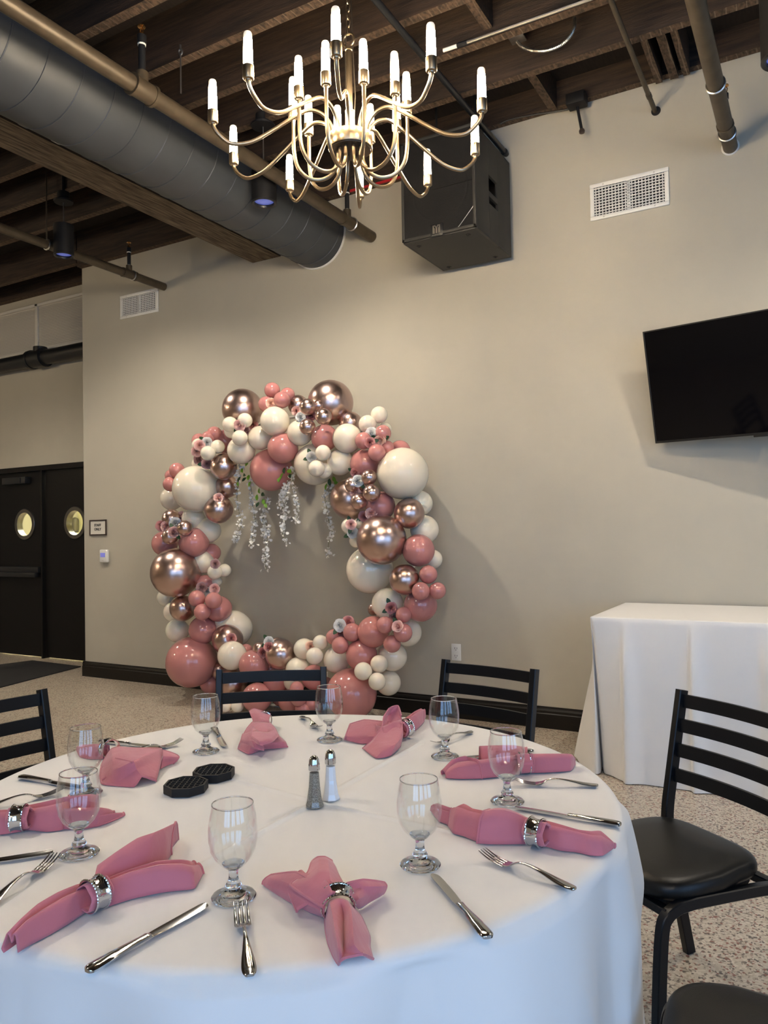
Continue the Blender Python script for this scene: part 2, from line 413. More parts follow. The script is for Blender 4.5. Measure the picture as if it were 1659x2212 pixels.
def blocking(px, py, y0, y1, z0=4.19, wdt=.055):
    x = Pz(px, py, (z0 + ZDK) / 2).x
    plank('blocking', (x - wdt / 2, y0, z0), (x + wdt / 2, y1, ZDK), M_woodd, M_woodb, ceil)
blocking(1183, 190, 4.50, YW - .06, 4.27)
blocking(1062, 25, 3.70, 4.00); blocking(1412, 112, 4.50, YW - .06, 4.24, .04); blocking(1447, 105, 4.50, YW - .06, 4.24, .05)
blocking(1475, 100, 4.50, YW - .06, 4.24, .04)
struct(plank('ceiling_beam', (-4.215, REAR_Y, 3.735), (-3.915, YW - .001, ZJ), M_beam_shade, M_beam, None))
struct(MB().box((-3.20, YW - .075, 4.085), (-2.28, YW - .06, 4.10)).build('trim_1', M_red, smooth=False))

def baseboard(name, x0, x1, y):
    prof = [(0, 0), (-.022, 0), (-.022, .098), (-.017, .104), (-.017, .115), (-.020, .120), (-.014, .132), (-.008, .136), (-.006, .145), (0, .147)]
    b = MB(); b.grid([[Vector((x0, y + p, z)) for p, z in prof], [Vector((x1, y + p, z)) for p, z in prof]])
    b.add([(x0, y + p, z) for p, z in prof], [list(range(len(prof)))]); b.add([(x1, y + p, z) for p, z in prof], [list(range(len(prof)))[::-1]])
    return struct(b.build(name, M_base, smooth=False))
baseboard('baseboard_back', XC - .022, XR, YW)
struct(MB().box((XC - .02, YW - .018, 0), (XC - .0005, YD, .147), .004).build('baseboard_corner', M_base))

# doors in the recess
def door_leaf(name, x0, x1, wx, wz, wrad):
    N_ = 48; z0, z1, ya, yb = .012, DZT, YD + .02, YD + .065
    def rect_pt(a):
        dx, dz = math.cos(a), math.sin(a); ts = []
        if dx > 1e-9: ts.append((x1 - wx) / dx)
        if dx < -1e-9: ts.append((x0 - wx) / dx)
        if dz > 1e-9: ts.append((z1 - wz) / dz)
        if dz < -1e-9: ts.append((z0 - wz) / dz)
        t = min(ts); return wx + dx * t, wz + dz * t
    angs = sorted([2 * PI * i / N_ for i in range(N_)] + [math.atan2(z - wz, x - wx) % (2 * PI) for x in (x0, x1) for z in (z0, z1)])
    b = MB(); rows = []
    for a in angs:
        rx, rz = rect_pt(a); c, s_ = math.cos(a), math.sin(a)
        rows.append([Vector((wx + wrad * c, yb, wz + wrad * s_)), Vector((wx + wrad * c, ya, wz + wrad * s_)), Vector((rx, ya, rz)), Vector((rx, yb, rz)), Vector((wx + wrad * c, yb, wz + wrad * s_))])
    rows.append(rows[0]); b.grid(rows)
    d = struct(b.build(name, M_door, smooth=False))
    M = axisM((wx, ya - .012, wz), (0, 1, 0))
    fr = MB().lathe([(wrad - .012, 0), (wrad + .028, 0), (wrad + .032, .006), (wrad + .032, .014), (wrad - .012, .075)], 40, M, close=True).build('porthole_frame', M_alu, d, label='dull steel porthole ring')
    MB().lathe([(0, 0), (wrad + .002, 0), (wrad + .002, .004), (0, .004)], 32, axisM((wx, ya + .03, wz), (0, 1, 0))).build('porthole_pane', M_pane, d)
    return d
d1 = door_leaf('door_1', -8.70, -7.815, -8.13, 1.545, .150)
d2 = door_leaf('door_2', -7.755, -6.80, -7.25, 1.545, .150)
MB().box((-8.70, YD - .03, .98), (-7.84, YD + .02, 1.05), .006).box((-8.70, YD - .055, .93), (-7.86, YD - .0, .985), .006).build('push_bar', M_black, d1)
MB().box((-8.45, YD - .06, 2.02), (-8.02, YD + .02, 2.10), .008).box((-8.12, YD - .07, 2.03), (-8.095, YD - .055, 2.09)).build('door_closer', M_black, d1)
MB().box((-7.80, YD - .02, .0), (-7.77, YD + .07, DZT), .003).build('mullion', M_door, d1)
struct(MB().box((DX0, YD - .015, DZT), (DX1 + .3, YD + .1, DZT + .06), .004).box((DX1 - .05, YD - .015, 0), (DX1, YD + .1, DZT)).box((DX0, YD - .015, 0), (-8.70, YD + .1, DZT)).build('trim_2', M_door, smooth=False))
# the lit kitchen seen through the portholes and under the doors
kx0, kx1, ky1 = -11.0, -5.6, 8.8
struct(MB().box((kx0, ky1, 0), (kx1, ky1 + .1, 3)).box((kx1, YD + .36, 0), (kx1 + .1, ky1, 3)).box((kx0, YD + .15, 2.9), (kx1 + .1, ky1 + .1, 3.0)).build('wall_kitchen', M_kitchen, smooth=False))
kl = thing('kitchen_light', 'glowing ceiling light of the kitchen seen past the portholes', 'ceiling light', (-8.3, 7.2, 2.87))
MB().box((-9.0, 6.4, 2.86), (-7.6, 8.0, 2.895), .005).build('diffuser', M_lamp, kl)
MB().box((-9.04, 6.36, 2.87), (-7.56, 8.04, 2.899)).build('frame', M_white, kl)
tw = Py(154, 1133, 8.7)
t = thing('soap_dispenser', 'grey rounded dispenser on the kitchen wall behind the right porthole', 'dispenser', (tw.x, 8.72, tw.z - .1))
MB().box((tw.x - .10, 8.68, tw.z - .14), (tw.x + .10, 8.80, tw.z + .12), .05).build('body', M_alu, t)
MB().box((tw.x - .16, 8.60, tw.z - .17), (tw.x + .20, 8.80, tw.z - .14), .01).build('shelf', M_white, t)

# louvred transfer panel high on the recessed wall
lz0, lz1 = 3.545, 4.10
lp = thing('louver_panel', 'wide painted louvre grille above the black doors', 'louvre panel', (-8.8, YD, lz0))
fr = MB()
for x0, x1 in ((-10.4, -10.35), (-9.35, -9.30), (-7.865, -7.815), (XC - .05, XC - .002)): fr.box((x0, YD - .03, lz0), (x1, YD - .0005, lz1), .004)
for z0, z1 in ((lz0, lz0 + .03), (lz1 - .03, lz1)): fr.box((-10.4, YD - .03, z0), (XC - .002, YD - .0005, z1), .004)
fr.build('frame', M_louv, lp)
sl = MB(); nsl = 27
for i in range(nsl):
    z = lz0 + .035 + (lz1 - lz0 - .07) * (i + .5) / nsl
    sl.add([(-10.38, YD - .006, z + .009), (XC - .01, YD - .006, z + .009), (XC - .01, YD - .014, z - .009), (-10.38, YD - .014, z - .009)], [[0, 1, 2, 3]])
sl = sl.build('slats', M_louv, lp, smooth=False); sl['kind'] = 'stuff'
MB().box((-10.38, YD - .004, lz0 + .02), (XC - .01, YD - .0005, lz1 - .02)).build('backing', M_louv, lp)
# black drain pipe below it
bp = thing('drain_pipe', 'thick black iron pipe running above the double doors', 'pipe', (-8.5, YD - .12, 3.33))
MB().tube([(XL + .01, YD - .13, 3.42), (XC - .01, YD - .13, 3.42)], .082, 20).build('pipe', M_black, bp)
xt = Py(82, 780, YD - .13).x
cpl = MB().tube([(xt - .12, YD - .13, 3.42), (xt + .12, YD - .13, 3.42)], .10, 20)
cpl.tube([(xt + .04, YD - .13, 3.42), (xt + .04, YD - .13, 3.545)], .075, 16).tube([(xt - .13, YD - .13, 3.42), (xt - .09, YD - .13, 3.42)], .108, 20).tube([(xt + .09, YD - .13, 3.42), (xt + .13, YD - .13, 3.42)], .108, 20)
cpl.build('tee_fitting', M_black, bp)
# door mat
mp_ = [Pz(x, y, 0) for x, y in ((-60, 1502), (-60, 1445), (70, 1428), (175, 1441))]
b = MB(); b.add([p + Vector((0, 0, .001)) for p in mp_] + [p + Vector((0, 0, .010)) for p in mp_], [[0, 1, 2, 3], [4, 5, 6, 7], [0, 1, 5, 4], [1, 2, 6, 5], [2, 3, 7, 6], [3, 0, 4, 7]])
tag(b.build('door_mat', M_mat, smooth=False), 'black rubber mat lying before the black double doors', 'mat')

# ------------------------------------------------------------------ ceiling services
def zat(x, y, py):
    """height on the vertical line through (x, y) seen at picture row py"""
    a = FPX; q = IMH / 2 - py; v0 = Vector((x, y, -CAMH))
    return (q * v0.dot(_F) - a * v0.dot(_U)) / (a * _U.z - q * _F.z)

# big spiral duct
dX, dZ, dR = -3.535, 3.83, .266
du = thing('air_duct', 'fat dark grey spiral air duct running along the timber beam', 'duct', (dX, 3, dZ - dR))
MB().tube([(dX, REAR_Y + .02, dZ), (dX, YW - .001, dZ)], dR, 64).build('duct_body', M_duct, du)
sp = MB(); pitch = .205
nseg = int((YW - REAR_Y - .1) / pitch * 28)
pp = [(dX + (dR + .001) * math.cos(2 * PI * i / 28), REAR_Y + .05 + pitch * i / 28, dZ + (dR + .001) * math.sin(2 * PI * i / 28)) for i in range(nseg)]
sp.tube(pp, .0045, 5).build('spiral_seam', M_duct, du)
MB().lathe([(dR, 0), (dR + .012, 0), (dR + .012, .012), (dR, .012)], 64, axisM((dX, YW - .0125, dZ), (0, 1, 0)), close=True).build('sealant_rim', M_white, du, label='rough white sealant rim at the wall')
screws = MB()
for a, y in ((2.6, 1.9), (2.62, 2.02), (3.5, 1.9), (3.52, 2.02)):
    screws.lathe([(0, 0), (.008, 0), (.006, .006), (0, .007)], 8, axisM((dX + dR * -math.cos(a + PI), y, dZ + dR * math.sin(a + PI) * -1), (math.cos(a), 0, math.sin(a))))
screws.build('screws', M_blackm, du)['kind'] = 'stuff'

def sprinkler(root, x, y, z, r, size=1.0):
    """upright sprinkler on a riser: tee, riser, collars, head"""
    p = MB().tube([(x, y, z + r * .5), (x, y, z + r + .05)], .032 * size, 14).tube([(x, y - .055, z), (x, y + .055, z)], r + .009, 18)
    p.tube([(x, y - .075, z), (x, y - .055, z)], r + .014, 18).tube([(x, y + .055, z), (x, y + .075, z)], r + .014, 18)
    p.build('tee_fitting', M_pipe, root)
    h = MB().tube([(x, y, z + r + .05), (x, y, z + r + .20 * size)], .019 * size, 12).tube([(x, y, z + r + .20 * size), (x, y, z + r + .245 * size)], .025 * size, 12)
    h.build('riser', M_black, root)
    MB().tube([(x, y, z + r + .192 * size), (x, y, z + r + .204 * size)], .022 * size, 12).tube([(x, y, z + r + .045), (x, y, z + r + .055)], .021 * size, 12).build('white_collar', M_white, root)
    q = z + r + .245 * size
    hd = MB().tube([(x, y, q), (x, y, q + .012)], .012, 10).lathe([(0, .05), (.021, .047), (.021, .051), (0, .054)], 14, Matrix.Translation((x, y, q)))
    hd.tube([(x - .008, y, q + .01), (x - .012, y, q + .03), (x - .003, y, q + .05)], .0025, 6).tube([(x + .008, y, q + .01), (x + .012, y, q + .03), (x + .003, y, q + .05)], .0025, 6).tube([(x, y, q + .01), (x, y, q + .04)], .003, 6)
    hd.build('sprinkler_head', M_brass, root)
def clevis(root, x, y, z, r, rod=True, m=None):
    c = MB(); c.tube([(x + (r + .004) * math.sin(t), y, z + (r + .004) * math.cos(t)) for t in [2 * PI * i / 20 for i in range(20)]], .006, 6, closed=True)
    c.build('clamp', m or M_silver, root)
    if rod: MB().tube([(x, y, z + r), (x, y, ZDK)], .006, 8).build('hanger_rod', M_pipe, root)

# main sprinkler pipe beside the duct
px_, pz_, pr_ = -3.018, 3.715, .044
p1 = thing('sprinkler_pipe', 'bronze painted sprinkler pipe beside the big duct', 'pipe', (px_, 2, pz_ - pr_), group=None)
MB().tube([(px_, REAR_Y + .02, pz_), (px_, YW - .001, pz_)], pr_, 20).build('pipe', M_pipe, p1)
v = Py(308, 188, 1); yj = None
for k in range(200):                              # where the tee at picture (308,188) sits along this pipe
    yk = 1.5 + k * .02
    d = ray(302, 186); q = CAM + d * (yk / d.y)
    if q.x <= px_: yj = yk; break
yj = yj or 2.5
sprinkler(p1, px_, yj, pz_, pr_)
sprinkler(p1, px_, YW - .36, pz_, pr_ - .008, .9)
clevis(p1, px_, YW - .30, pz_, pr_, False)
# second pipe, on the left
p2x, p2z, p2r = -5.274, 3.711, .036
p2 = thing('sprinkler_pipe', 'thinner bronze sprinkler pipe ending at the small left vent', 'pipe', (p2x, 2, p2z - p2r))
MB().tube([(p2x, REAR_Y + .02, p2z), (p2x, YW - .001, p2z)], p2r, 18).build('pipe', M_pipe, p2)
sprinkler(p2, p2x, YW - .42, p2z, p2r - .008, .85); clevis(p2, p2x, YW - .38, p2z, p2r, False)
clevis(p2, p2x, 3.95, p2z, p2r, True)
# third pipe, on the right
p3x, p3z, p3r = -.416, 3.741, .043
p3 = thing('sprinkler_pipe', 'bronze sprinkler pipe entering the wall right of the white vent', 'pipe', (p3x, 2, p3z - p3r))
MB().tube([(p3x, REAR_Y + .02, p3z), (p3x, YW - .001, p3z)], p3r, 20).build('pipe', M_pipe, p3)
sprinkler(p3, p3x, YW - .24, p3z, p3r - .008, .75); clevis(p3, p3x, YW - .20, p3z, p3r, False)
clevis(p3, p3x, 4.42, p3z, p3r, False, M_silver)
MB().lathe([(p3r, 0), (p3r + .010, 0), (p3r + .010, .006), (p3r, .006)], 24, axisM((p3x, YW - .0065, p3z), (0, 1, 0)), close=True).build('escutcheon', M_white, p3)

# thin rods
q = Py(1415, 240, YW)
r1 = thing('conduit', 'thin dark conduit entering the wall beside the blocking', 'conduit', (q.x, 3, q.z - .016))
MB().tube([(q.x, REAR_Y + .02, q.z), (q.x, YW - .001, q.z)], .015, 12).tube([(q.x, 4.98, q.z), (q.x, 5.02, q.z)], .018, 12).build('pipe', M_pipe, r1)
MB().lathe([(0, 0), (.030, 0), (.030, .003), (0, .003)], 20, axisM((q.x + .006, YW - .0035, q.z - .002), (0, 1, 0))).build('wall_hole', M_hole, r1)
q = Py(1092, 331, YW - .02)
r2 = thing('conduit', 'dark pipe running under the joists to the loudspeaker corner', 'conduit', (q.x, 3, q.z - .02))
MB().tube([(q.x, REAR_Y + .02, q.z), (q.x, YW - .001, q.z)], .019, 12).tube([(q.x, YW - .05, q.z), (q.x, YW - .03, q.z)], .024, 12).build('pipe', M_black, r2)
# silver conduit along a joist
a = Pz(958, 109, 4.13); yq = a.y
bq = Py(1285, -2, yq)
r3 = thing('conduit', 'silver metal conduit clipped along the side of a joist', 'conduit', (a.x, yq, a.z - .012))
MB().tube([a, a.lerp(bq, .12)], .011, 10).build('connector', M_white, r3)
MB().tube([a.lerp(bq, .12), a.lerp(bq, .2), Vector((1.5, yq, bq.z))], [.010] * 3, 10).build('tube', M_zinc, r3)
MB().tube([a.lerp(bq, .1), a.lerp(bq, .17)], .015, 10).build('coupling', M_black, r3)
# flexible metal conduit with square plate
cp = Py(1117, 86, 4.32)
fpts = [Py(x, y, 4.32 + d_) for x, y, d_ in ((1117, 90, 0), (1128, 101, -.01), (1150, 109, -.02), (1180, 109, -.02), (1210, 98, -.01), (1230, 80, 0), (1241, 58, .02), (1241, 38, .05))]
r4 = thing('flexible_conduit', 'looping silver flexible cable hanging from a square plate', 'cable', cp)
MB().box((cp.x - .045, cp.y - .045, cp.z + .004), (cp.x + .045, cp.y + .045, cp.z + .016), .003).build('cover_plate', M_zinc, r4)
fp = spline(fpts, 16)
MB().tube(fp, [.0085 + .0018 * (i % 2) for i in range(len(fp))], 8).build('armoured_cable', M_zinc, r4)
# black junction box with a drop
jb = Py(1247, 222, YW - .10)
r5 = thing('junction_box', 'small black junction box at the wall top with a drop pipe', 'box', jb)
MB().box((jb.x - .062, YW - .165, jb.z - .03), (jb.x + .062, YW - .063, jb.z + .045), .006).build('box_body', M_blackm, r5)
e = Py(1257, 283, YW - .10); s0 = Vector((jb.x, YW - .10, jb.z - .03))
MB().tube([s0, Vector((e.x, YW - .10, e.z))], .010, 10).build('drop_pipe', M_black, r5)
MB().lathe([(0, -.02), (.017, -.014), (.02, 0), (.015, .012), (0, .016)], 14, Matrix.Translation((e.x, YW - .10, e.z))).build('cap', M_brownf, r5, label='reddish cap at the end of the drop pipe')
wq = [Py(x, y, YW - .065) for x, y in ((1080, 268), (1100, 259), (1140, 250), (1185, 243), (1228, 236))]
MB().tube(spline(wq, 5), .006, 6).build('wire', M_black, r5)
# strap hanging beside the duct
h0 = Pz(390, 108, ZJ); h1 = Pd(391, 202, (h0 - CAM).dot(_F))
r6 = thing('hanger_rod', 'thin pale loose rod hanging from an eye bolt in a joist', 'rod', h1)
MB().tube([h0 + Vector((0, 0, -.02)), h1], .0045, 6).build('rod', M_silver, r6)
MB().tube([h0 + Vector((.014 * math.sin(t), 0, -.012 + .018 * math.cos(t))) for t in [2 * PI * i / 12 for i in range(12)]], .0045, 6, closed=True).tube([h0, h0 + Vector((0, 0, .03))], .006, 6).build('eye_bolt', M_silver, r6)

# can pendants
def pendant(label, cpx, cpy, top, bot, rad, zc=4.12):
    if top is None: x, y, zt, zb = cpx, cpy, 3.62, 3.36
    else:
        c = Pz(cpx, cpy, zc); x, y = c.x, c.y
        zt, zb = zat(x, y, top), zat(x, y, bot)
    r = thing('can_pendant', label, 'pendant light', (x, y, zb), group='black can pendants')
    MB().lathe([(rad, 0), (rad, zt - zb), (0, zt - zb), (0, zt - zb - .004), (rad - .012, zt - zb - .004), (rad - .012, 0)], 40, Matrix.Translation((x, y, zb)), close=False, capends=False).build('can', M_blackm, r)
    MB().lathe([(rad * .76, .012), (rad * .8, .002), (rad - .004, -.003), (rad + .001, .002), (rad + .001, .008)], 40, Matrix.Translation((x, y, zb)), capends=False).build('bezel', M_black, r)
    MB().lathe([(0, .012), (rad * .3, .010), (rad * .6, .014), (rad * .78, .018)], 32, Matrix.Translation((x, y, zb)), capends=False).build('lens', M_lens, r, label='bluish glass lens')
    MB().lathe([(0, .0), (rad * .95, 0), (rad * .98, .012), (rad * .6, .03), (rad * .6, .08), (0, .08)], 32, Matrix.Translation((x, y, zc - .05))).build('canopy', M_blackm, r)
    MB().tube([(x, y, zt - .001), (x, y, zc - .045)], .004, 8).build('cord', M_silver, r)
    MB().tube([(x, y, zc + .03), (x, y, ZDK)], .012, 8).build('mount_stem', M_blackm, r)
    l = bpy.data.lights.new('spot', 'SPOT'); l.energy = SPOT_POWER; l.color = (1.0, .89, .74); l.spot_size = math.radians(166); l.spot_blend = 1.0; l.shadow_soft_size = .03
    lo = bpy.data.objects.new('spot', l); C.objects.link(lo); lo.parent = r; lo.location = (0, 0, -.012)
    return r
pendant('black can pendant hanging left of the timber beam', 137, 424, 487, 553, .076, 4.08)
pendant('black can pendant hanging in front of the grey duct', 568, 258, 372, 440, .083, 4.155)
pendant('black can pendant at the top right by the right pipe', 1686, -190, -20, 128, .098)
pendant('black can pendant hanging near the left end of the dining table, outside the picture', -3.1, 0.9, None, None, .08)
pendant('added black can pendant before the double doors, unseen, lighting the recess', -7.6, 3.95, None, None, .08)  # added lamp, out of view, for more light on doors and louvre
pendant('black can pendant hanging right of the television, outside the picture', 3.0, 3.9, None, None, .1)

# ------------------------------------------------------------------ things on the wall
def vent(label, x0, x1, z0, z1):
    r = thing('air_vent', label, 'vent', ((x0 + x1) / 2, YW, z0)); b = .028
    f = MB()
    for lo, hi in (((x0, z0), (x1, z0 + b)), ((x0, z1 - b), (x1, z1)), ((x0, z0 + b), (x0 + b, z1 - b)), ((x1 - b, z0 + b), (x1, z1 - b))):
        f.box((lo[0], YW - .014, lo[1]), (hi[0], YW - .0005, hi[1]), .004)
    f.build('frame', M_white, r)
    mid = (x0 + x1) / 2
    MB().box((mid - .012, YW - .014, z0 + b), (mid + .012, YW - .001, z1 - b), .003).build('mullion', M_white, r)
    MB().box((x0 + b, YW - .0022, z0 + b), (x1 - b, YW - .0005, z1 - b)).build('backing', M_hole, r)
    nh = 10; hb = MB()
    for i in range(nh):
        z = z0 + b + (z1 - z0 - 2 * b) * (i + .5) / nh
        s_ = MB().box((x0 + b, YW - .014, z - .0028), (x1 - b, YW - .008, z + .0028)).build('louver_blade', M_white, r, smooth=False)
    nv = int((x1 - x0 - 2 * b) / .021)
    for i in range(nv):
        x = x0 + b + (x1 - x0 - 2 * b) * (i + .5) / nv
        hb.box((x - .003, YW - .008, z0 + b), (x + .003, YW - .003, z1 - b))
    hb.build('rear_blades', M_white, r, smooth=False)['kind'] = 'stuff'
    sc = MB()
    for x in (x0 + .09, x1 - .09):
        for z in (z0 + .014, z1 - .014): sc.lathe([(0, .002), (.004, .0015), (.005, 0)], 8, axisM((x, YW - .014, z), (0, -1, 0)))
    sc.build('screws', M_zinc, r)['kind'] = 'stuff'
va, vb, vc = Py(1274.5, 402, YW), Py(1444.5, 361, YW), Py(1445.3, 443.2, YW)
vent('wide white air vent on the wall above the television', va.x, vb.x, vc.z, vb.z)
va, vb, vc = Py(261, 641, YW), Py(342.5, 625, YW), Py(262, 691, YW)
vent('small white air vent on the wall beside the left pipe end', va.x, vb.x, vc.z, va.z)

# STAFF ONLY sign
s0, s1 = Py(195, 1157, YW), Py(231, 1122, YW)
sg = thing('staff_sign', 'small framed sign reading STAFF ONLY beside the black doors', 'sign', ((s0.x + s1.x) / 2, YW, s0.z))
f = MB(); b = .013
for lo, hi in (((s0.x, s0.z), (s1.x, s0.z + b)), ((s0.x, s1.z - b), (s1.x, s1.z)), ((s0.x, s0.z), (s0.x + b, s1.z)), ((s1.x - b, s0.z), (s1.x, s1.z))):
    f.box((lo[0], YW - .014, lo[1]), (hi[0], YW - .0005, hi[1]), .003)
f.build('frame', M_brownf, sg)
MB().box((s0.x + b * .8, YW - .007, s0.z + b * .8), (s1.x - b * .8, YW - .0008, s1.z - b * .8)).build('paper', M_paper, sg)
for txt, dz in (('STAFF', .012), ('ONLY', -.028)):
    c = bpy.data.curves.new('lettering', 'FONT'); c.body = txt; c.size = .036; c.align_x = 'CENTER'; c.extrude = .0006; c.offset = .0009
    c.materials.append(M_ink)
    tmp = bpy.data.objects.new('lettering_curve', c); C.objects.link(tmp); bpy.context.view_layer.update()
    me = bpy.data.meshes.new_from_object(tmp.evaluated_get(bpy.context.evaluated_depsgraph_get())); bpy.data.objects.remove(tmp)
    o = bpy.data.objects.new('lettering', me); C.objects.link(o); o.parent = sg
    o.location = mw(sg).inverted() @ Vector(((s0.x + s1.x) / 2 - .004, YW - .0085, (s0.z + s1.z) / 2 + dz)); o.rotation_euler = (PI / 2, 0, 0)
# thermostat
t0, t1 = Py(220, 1215, YW), Py(237, 1187, YW)
tm = thing('thermostat', 'white thermostat with a blue screen below the staff sign', 'thermostat', ((t0.x + t1.x) / 2, YW, t0.z))
MB().box((t0.x, YW - .032, t0.z), (t1.x, YW - .0005, t1.z), .012, seg=3).build('housing', M_white, tm)
w_, h_ = t1.x - t0.x, t1.z - t0.z
MB().box((t0.x + .16 * w_, YW - .0335, t0.z + .42 * h_), (t0.x + .74 * w_, YW - .031, t0.z + .75 * h_), .001).build('screen', M_lcd, tm)
MB().box((t0.x + .4 * w_, YW - .033, t0.z + .13 * h_), (t0.x + .55 * w_, YW - .031, t0.z + .17 * h_)).build('button', M_zinc, tm)
# outlet
o0, o1 = Py(976, 1426, YW), Py(996, 1391, YW)
ol = thing('wall_outlet', 'white double power outlet low on the wall right of the arch', 'outlet', ((o0.x + o1.x) / 2, YW, o0.z))
MB().box((o0.x, YW - .006, o0.z), (o1.x, YW - .0005, o1.z), .003).build('plate', M_white, ol)
for k in (.28, .72):
    zc_ = o0.z + (o1.z - o0.z) * k; xm = (o0.x + o1.x) / 2; hw = (o1.x - o0.x)
    rc = MB().box((xm - hw * .25, YW - .009, zc_ - hw * .22), (xm + hw * .25, YW - .005, zc_ + hw * .22), .003).build('receptacle', M_white, ol)
    MB().box((xm - hw * .13, YW - .0093, zc_ - .004), (xm - hw * .09, YW - .0085, zc_ + .008)).box((xm + hw * .09, YW - .0093, zc_ - .004), (xm + hw * .13, YW - .0085, zc_ + .008)).lathe([(0, 0), (.003, 0), (.003, .001), (0, .001)], 8, axisM((xm, YW - .0085, zc_ - .011), (0, -1, 0))).build('slots', M_ink, rc)

# television on a swivel mount
B_ = Py(1416, 958, YW - .11)
dd = -ray(-973, 1154); dd.normalize()
rt = ray(1388, 717); tt = ((B_ - CAM).dot(dd)) / rt.dot(dd); TL = CAM + rt * tt
up = (TL - B_); tvh = up.length; up.normalize(); tvw = tvh * 16 / 9 * 1.0
nrm = dd.cross(up).normalized()
if nrm.y > 0: nrm = -nrm                      # towards the room
Mt = Matrix((dd, up, nrm)).transposed().to_4x4(); Mt.translation = B_ - nrm * .0
tv = thing('television', 'black flat television angled out from the wall on a mount', 'television', B_ + dd * tvw / 2)
MB().box((0, 0, -.035), (tvw, tvh, -.001), .004, Mt).build('body', M_tvb, tv)
MB().box((.009, .014, -.002), (tvw - .009, tvh - .008, .0006), .0004, Mt, seg=1).build('screen', M_tvs, tv)
fr = MB()
for lo, hi in (((0, 0), (tvw, .014)), ((0, tvh - .008), (tvw, tvh)), ((0, 0), (.009, tvh)), ((tvw - .009, 0), (tvw, tvh))): fr.box((*lo, -.002), (*hi, .002), .001, Mt, seg=1)
fr.build('bezel', M_tvb, tv)
MB().box((tvw * .5 - .04, -.012, -.02), (tvw * .5 + .04, .002, -.002), .003, Mt).build('badge', M_tvb, tv)
mtc = Mt @ Vector((tvw * .5, tvh * .5, -.04))
arm = MB().box((tvw * .3, tvh * .25, -.06), (tvw * .7, tvh * .75, -.036), .003, Mt)
arm.tube([mtc, Vector((mtc.x + .12, YW - .12, mtc.z)), Vector((mtc.x + .02, YW - .02, mtc.z))], .022, square=True, up=(0, 0, 1))
arm.box((mtc.x - .1, YW - .025, mtc.z - .14), (mtc.x + .14, YW - .001, mtc.z + .14), .003)
arm.build('wall_mount', M_black, tv)

# loudspeaker hung from the ceiling
yb = YW - .07
br = Py(1104, 556, yb); zb = br.z; fb = Pz(1030, 490, zb); fl = Pz(868, 526, zb)
sx0, sx1, sy0, sy1 = fl.x, (br.x + fb.x) / 2, (fl.y + fb.y) / 2, yb
zt = zat(sx1, sy1, 352)
zt2 = min(zt, 4.24)
spk = thing('loudspeaker', 'large black loudspeaker cabinet hung against the wall', 'loudspeaker', ((sx0 + sx1) / 2, (sy0 + sy1) / 2, zb))
cab = MB(); t_ = .018
# cabinet with the two handle openings left in its right side
hy = lambda px, py: Vector((sx1, 0, 0)) + Vector((0, (CAM + ray(px, py) * (sx1 / ray(px, py).x)).y, (CAM + ray(px, py) * (sx1 / ray(px, py).x)).z))
cab.box((sx0, sy0 + .02, zb), (sx0 + t_, sy1, zt2), .003).box((sx0, sy1 - t_, zb), (sx1, sy1, zt2), .003)
cab.box((sx0, sy0 + .02, zb), (sx1, sy1, zb + t_), .004).box((sx0, sy0 + .02, zt2 - t_), (sx1, sy1, zt2), .004)
ya_, yb_ = hy(1056, 400).y, hy(1075, 420).y
zhi1, zlo1, zhi2, zlo2 = hy(1055.5, 377).z, hy(1055.5, 411).z, hy(1057, 424).z, hy(1057, 439).z
cab.box((sx1 - t_, sy0 + .02, zb), (sx1, min(ya_, yb_), zt2), .002).box((sx1 - t_, max(ya_, yb_), zb), (sx1, sy1, zt2), .002)
lo_, hi_ = min(ya_, yb_), max(ya_, yb_)
cab.box((sx1 - t_, lo_, zb), (sx1, hi_, zlo2)).box((sx1 - t_, lo_, zhi2), (sx1, hi_, zlo1)).box((sx1 - t_, lo_, zhi1), (sx1, hi_, zt2))
cab.build('cabinet', M_spk, spk)
MB().box((sx1 - .10, lo_ - .03, zlo2 - .03), (sx1 - .09, hi_ + .03, zhi1 + .03)).build('handle_recess', M_hole, spk)
MB().box((sx0, sy0, zb + .006), (sx0 + .02, sy0 + .021, zt2), .003).box((sx1 - .02, sy0, zb + .006), (sx1, sy0 + .021, zt2), .003).box((sx0, sy0, zb + .006), (sx1, sy0 + .021, zb + .026), .003).box((sx0, sy0, zt2 - .02), (sx1, sy0 + .021, zt2), .003).build('front_frame', M_spk, spk)
MB().box((sx0 + .018, sy0 + .004, zb + .024), (sx1 - .018, sy0 + .014, zt2 - .018)).build('grille', M_grille, spk)
wc = Py(950, 412, sy0); rad = .20
gr = MB().lathe([(rad - .018, 0), (rad - .009, .0018), (rad, 0)], 56, axisM((wc.x, sy0 + .004, wc.z), (0, -1, 0)), capends=False)
gr.build('woofer_ring', M_grille, spk)
g0, g1 = Py(868, 424, sy0), Py(1028, 384, sy0)
MB().box((sx0 + .02, sy0 - .001, g1.z - .004), (sx1 - .02, sy0 + .005, g1.z + .006)).build('grille_bar', M_grille, spk)
MB().tube([Py(989, 492, sy0 + .002), Py(1023, 444, sy0 + .002)], .002, 6).build('corner_trim', M_alu, spk)
lg = Py(943, 495, sy0); em = MB(); u_ = .0135
Ml = Matrix.Translation((lg.x, sy0 - .002, lg.z)) @ Matrix.Rotation(PI / 2, 4, 'X')
for x0, y0, x1, y1 in ((-2, -2, -1.3, 2), (1.3, -2, 2, 2), (-.35, -2, .35, .6), (-2, 1.5, -.6, 2), (.6, 1.5, 2, 2), (-2.4, -2.9, 2.4, -2.65)):
    em.box((x0 * u_, y0 * u_, -.002), (x1 * u_, y1 * u_, .002), 0, Ml)
